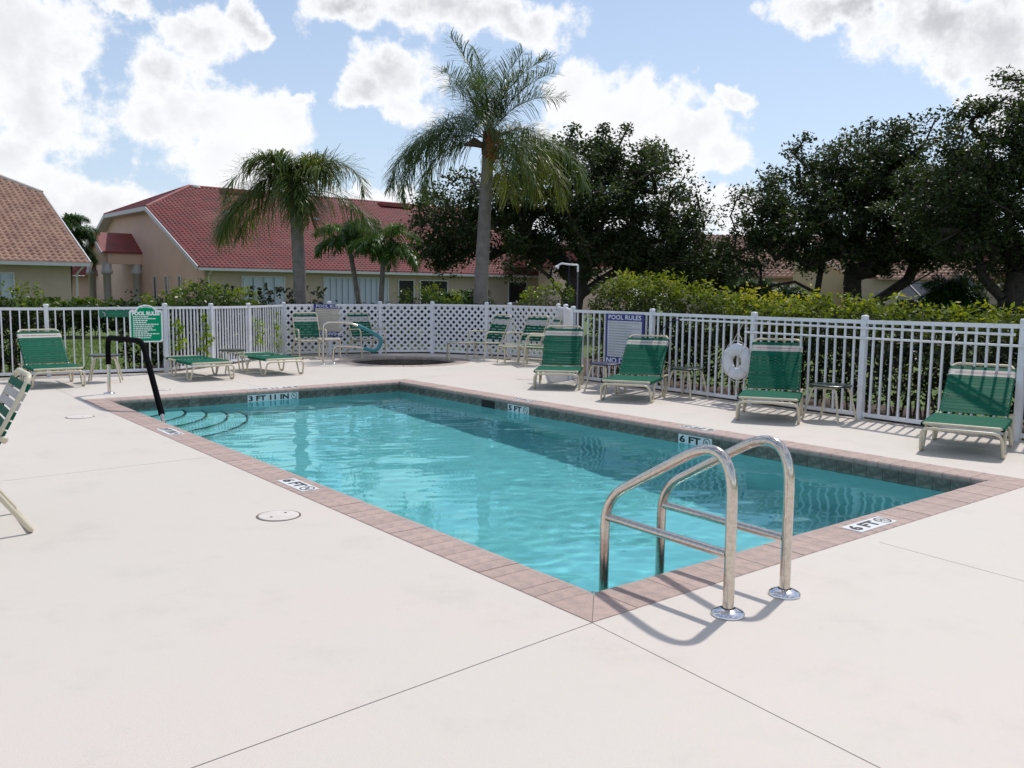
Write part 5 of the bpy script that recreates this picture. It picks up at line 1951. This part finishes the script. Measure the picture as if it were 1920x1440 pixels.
for (lab, bx, by, tz, sd) in (('tallest far palm between the two left houses', -28.6, 55.0, 4.9, 31), ('far dark palm nearest the pink gable wall', -28.6, 56.5, 4.2, 32), ('lower far palm next to the tan roofed house edge', -30.6, 57.0, 4.4, 33)):
    sp = []
    r2 = random.Random(sd)
    for k in range(18):
        el_ = [72, 50, 28, 5][k % 4] + r2.uniform(-8, 8)
        sp.append((k * 137.5, el_, 95 + r2.uniform(-12, 15), r2.uniform(1.6, 2.1), .62, .22 + r2.uniform(-.15, .2)))
    palm('small_palm', lab, (bx, by, 0), (.3, 0, tz), .15, .10, sp, 'small_palm_leaf', sd, group='far palms between the left houses', husk=False, trunkm='oak_bark')
for (lab, bx, by, tz, sd) in (('bushy dark palm left of the tall palm trunk', -1.75, 27.5, .7, 51), ('bushy dark palm under the right oak, left one', 9.1, 33.5, 1.2, 52), ('bushy dark palm under the right oak, right one', 10.6, 34.5, 1.0, 53), ('leafy palm behind the hedge beside the far right oak trunk', 15.3, 30.5, 1.3, 54)):
    sp = []
    r2 = random.Random(sd)
    for k in range(40):
        el_ = [78, 58, 36, 14][k % 4] + r2.uniform(-8, 8)
        sp.append((k * 137.5, el_, 85 + r2.uniform(-12, 15), r2.uniform(1.0, 1.35), .34, .12 + r2.uniform(-.1, .2)))
    palm('small_palm', lab, (bx, by, 0), (.05, 0, tz), .09, .07, sp, 'small_palm_leaf', sd, group='bushy palms beyond the fence', husk=False, trunkm='oak_bark')


# ------------------------------------------------------------------ hedges and shrubs
def hedge(name, label, pts, wdt, seed, dens=260, lsize=.075, z0=0.05, mat='hedge_leaf', sunlit_tint=.62, stems=True, cat='hedge', lowfrac=.5, per=15):
    """pts: list of (x, y, top height)"""
    rg = np.random.default_rng(seed)
    root = thing(name, label, cat)
    C, T, RD = [], [], []
    st_ = MB()
    for i in range(len(pts) - 1):
        a, b_ = np.array(pts[i], float), np.array(pts[i + 1], float)
        L = np.linalg.norm((b_ - a)[:2])
        n = int(L * dens / 10)
        for k in range(n):
            q = rg.random()
            p = a + (b_ - a) * q
            h = p[2]
            d = (b_ - a)[:2] / L
            nr = np.array([-d[1], d[0]])
            lat = rg.uniform(-1, 1)
            hz_ = 1 - rg.random() ** 1.6 * (1 - z0)
            zz = z0 + (h - z0) * hz_ * (1 - .16 * abs(lat) ** 2)
            zz += .07 * rg.normal() * (hz_ > .85)
            if hz_ < .45 and rg.random() > lowfrac:
                continue
            xy = p[:2] + nr * lat * wdt / 2
            C.append((xy[0], xy[1], zz))
            T.append(.10 + .14 * math.sin(xy[0] * 2.1 + 1.3 * math.sin(xy[1] * 1.7)) + sunlit_tint * max(0, (zz / h - .60) / .40) ** 1.1 + rg.normal() * .08)  # sunlit tops and shaded lower leaves put into the leaf tint by height
            RD.append(rg.uniform(.10, .20))
        if stems:
            for k in range(int(L * 5)):
                q = rg.random()
                p = a + (b_ - a) * q
                x, y = p[0] + rg.normal() * wdt * .18, p[1] + rg.normal() * wdt * .18
                st_.tube([(x, y, -.12), (x + rg.normal() * .08, y + rg.normal() * .08, p[2] * .4), (x + rg.normal() * .22, y + rg.normal() * .2, p[2] * .85)], [.016, .011, .005], 4, False)
    V, Q_, TT = leaves(rg, np.array(C), per, np.array(RD), lsize, np.array(T), .12, .8, .5)
    o_ = obj('foliage', np_mesh('foliage', V, Q_, mat, TT), root)
    o_['kind'] = 'stuff'
    if stems:
        s2 = st_.build('stems', 'stem', root)
        s2['kind'] = 'stuff'
    return root


def offs(line, d):
    return outset(line, d)


hr_line = outset(FENCE_R, 1.15)
hts = [1.74, 1.53, 1.43, 1.35, 1.30, 1.28]
hp = [(x, y, h) for (x, y), h in zip(hr_line, hts)]
hp = [(2.15, 16.9, 1.74), hp[0], (2.65, 14.65, 1.76)] + hp[1:] + [(9.2, 5.6, 1.30)]
hedge('clipped_hedge', 'long yellow green clipped hedge behind the right picket fence', hp, 1.15, 61, dens=2300, lsize=.068, sunlit_tint=.66, lowfrac=.9, per=17)
ll = outset(FENCE_L, 1.1)
hedge('clipped_hedge', 'low green hedge at the far left behind the picket fence', [(-12.4, 13.4, 1.52), (ll[0][0], ll[0][1], 1.52), (ll[1][0] - .1, ll[1][1], 1.50)], .9, 62, dens=1100, mat='shrub_leaf', sunlit_tint=.45, lowfrac=.9)
hedge('shrub_row', 'bushy green shrubs behind the arched green sign and flat loungers', [(-7.3, 17.3, 1.36), (-6.7, 17.6, 1.46), (-6.5, 18.6, 1.60), (-6.2, 19.6, 1.5), (-6.1, 20.4, 1.1)], 1.0, 63, dens=1100, mat='shrub_leaf', sunlit_tint=.6, cat='shrubs')
hedge('shrub_row', 'low dark shrubs close behind the lattice fence', [(-5.6, 21.2, 1.02), (-3.4, 22.0, 1.05), (-1.5, 22.3, 1.05), (0.6, 21.2, 1.05)], .9, 64, dens=2200, mat='dark_leaf', sunlit_tint=.3, cat='shrubs', lowfrac=1)
hedge('rounded_bush', 'green bush showing above the lattice left of the tall palm trunk', [(-3.2, 25.0, 1.45), (-2.2, 25.0, 1.62), (-1.5, 25.0, 1.40)], 1.2, 65, dens=1000, mat='shrub_leaf', sunlit_tint=.6, cat='bush')
hedge('rounded_bush', 'bright green bush above the lattice corner near the oak trunk', [(0.2, 23.5, 1.40), (1.0, 23.5, 1.75), (1.6, 23.5, 1.5)], 1.1, 66, dens=1000, mat='shrub_leaf', sunlit_tint=.7, cat='bush')
hedge('shrub_row', 'dark shrubs at the foot of the pink gable porch', [(-14.8, 40, 1.7), (-12.5, 41, 1.6), (-9, 42, 1.5)], 1.6, 67, dens=240, lsize=.16, mat='dark_leaf', cat='shrubs', lowfrac=1)
hedge('clipped_hedge', 'dark hedge closing the view beneath the right oaks', [(6.0, 29.0, 1.35), (9.5, 27.5, 1.2), (14, 22, 1.2), (18, 18, 1.2)], 1.4, 68, dens=420, lsize=.12, mat='dark_leaf', sunlit_tint=.2, lowfrac=1)
hedge('shrub_row', 'tall dark shrubs across the far side of the left lawn', [(-21, 27.0, .98), (-16, 28.0, .98), (-11, 28.5, .98), (-8, 28.0, 1.0)], 2.0, 72, dens=1500, lsize=.14, mat='shrub_leaf', sunlit_tint=.3, cat='shrubs', lowfrac=1)
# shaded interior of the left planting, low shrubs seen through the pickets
hedge('shrub_row', 'brown green undergrowth seen through the pickets at the far left', [(-11.5, 14.2, 1.1), (-8.3, 15.7, 1.15)], .8, 69, dens=1700, mat='dark_leaf', sunlit_tint=.3, cat='shrubs', lowfrac=1)
hedge('shrub_row', 'dark undergrowth behind the oblique left pickets', [(-6.9, 16.3, 1.05), (-6.5, 17.6, 1.1), (-6.1, 19.2, 1.1), (-5.8, 20.4, 1.1)], .6, 70, dens=900, mat='dark_leaf', sunlit_tint=.3, cat='shrubs', lowfrac=1)
hedge('shrub_row', 'brown undergrowth beneath the right hedge', [(x, y, 1.05) for x, y in outset(FENCE_R, .75)], .5, 71, dens=620, mat='dark_leaf', sunlit_tint=.5, cat='shrubs', lowfrac=1)

hedge('shrub_row', 'dark undergrowth directly behind the arched green sign', [(-7.35, 16.3, 1.15), (-6.7, 16.7, 1.2)], .7, 73, dens=1500, mat='dark_leaf', sunlit_tint=.3, cat='shrubs', lowfrac=1)
# vines poking through the left fence
def vine(label, x, y, z0_, z1_, seed):
    rg = np.random.default_rng(seed)
    root = thing('vine', label, 'vine', (x, y, 0), 0, 'vines growing through the left fence')
    pts = [Vector((rg.normal() * .03, rg.normal() * .03 - .02, z)) for z in np.linspace(-.05, z1_, 7)]
    MB().tube(pts, .006, 5).build('stem', 'stem', root)
    C = np.array([(p[0] + rg.normal() * .06, p[1] + rg.normal() * .04 - .03, rg.uniform(z0_, z1_)) for p in [tuple(rg.choice(np.array([tuple(q) for q in pts]))) for _ in range(22)]])
    V, Q_, T = leaves(rg, C, 5, .09, .10, .5, .3, 1.0, .5)
    o_ = obj('foliage', np_mesh('foliage', V, Q_, 'vine_leaf', T), root)
    o_['kind'] = 'stuff'


vine('bright green vine through the pickets right of the arched sign', -6.02, 15.75, .35, .95, 1)
vine('bright green vine above the first flat lounger', -5.80, 16.45, .25, 1.0, 2)
vine('bright green vine on the fence behind the second flat lounger', -5.35, 18.3, .2, .9, 3)
vine('bright green vine next to the first lattice post', -5.18, 19.1, .15, 1.05, 4)

# lawn grass blades near the left fence and behind
rg = np.random.default_rng(77)
n = 26000
gx = rg.uniform(-13, -5.5, n)
gy_ = rg.uniform(15.5, 30, n)
hh_ = rg.uniform(.03, .07, n)
an = rg.uniform(0, 6.28, n)
wx, wy = np.cos(an) * .008, np.sin(an) * .008
lx, ly = rg.normal(size=n) * .02, rg.normal(size=n) * .02
Vg = np.stack([np.stack([gx - wx, gy_ - wy, np.full(n, -.125)], 1), np.stack([gx + wx, gy_ + wy, np.full(n, -.125)], 1), np.stack([gx + lx, gy_ + ly, -.125 + hh_], 1)], 1).reshape(-1, 3)
go = obj('grass', np_mesh('grass', Vg, np.arange(3 * n).reshape(-1, 3), 'grass_blade', np.repeat(rg.random(n), 3)))
tag(go, 'short lawn grass behind the left picket fence', 'grass', kind='stuff')
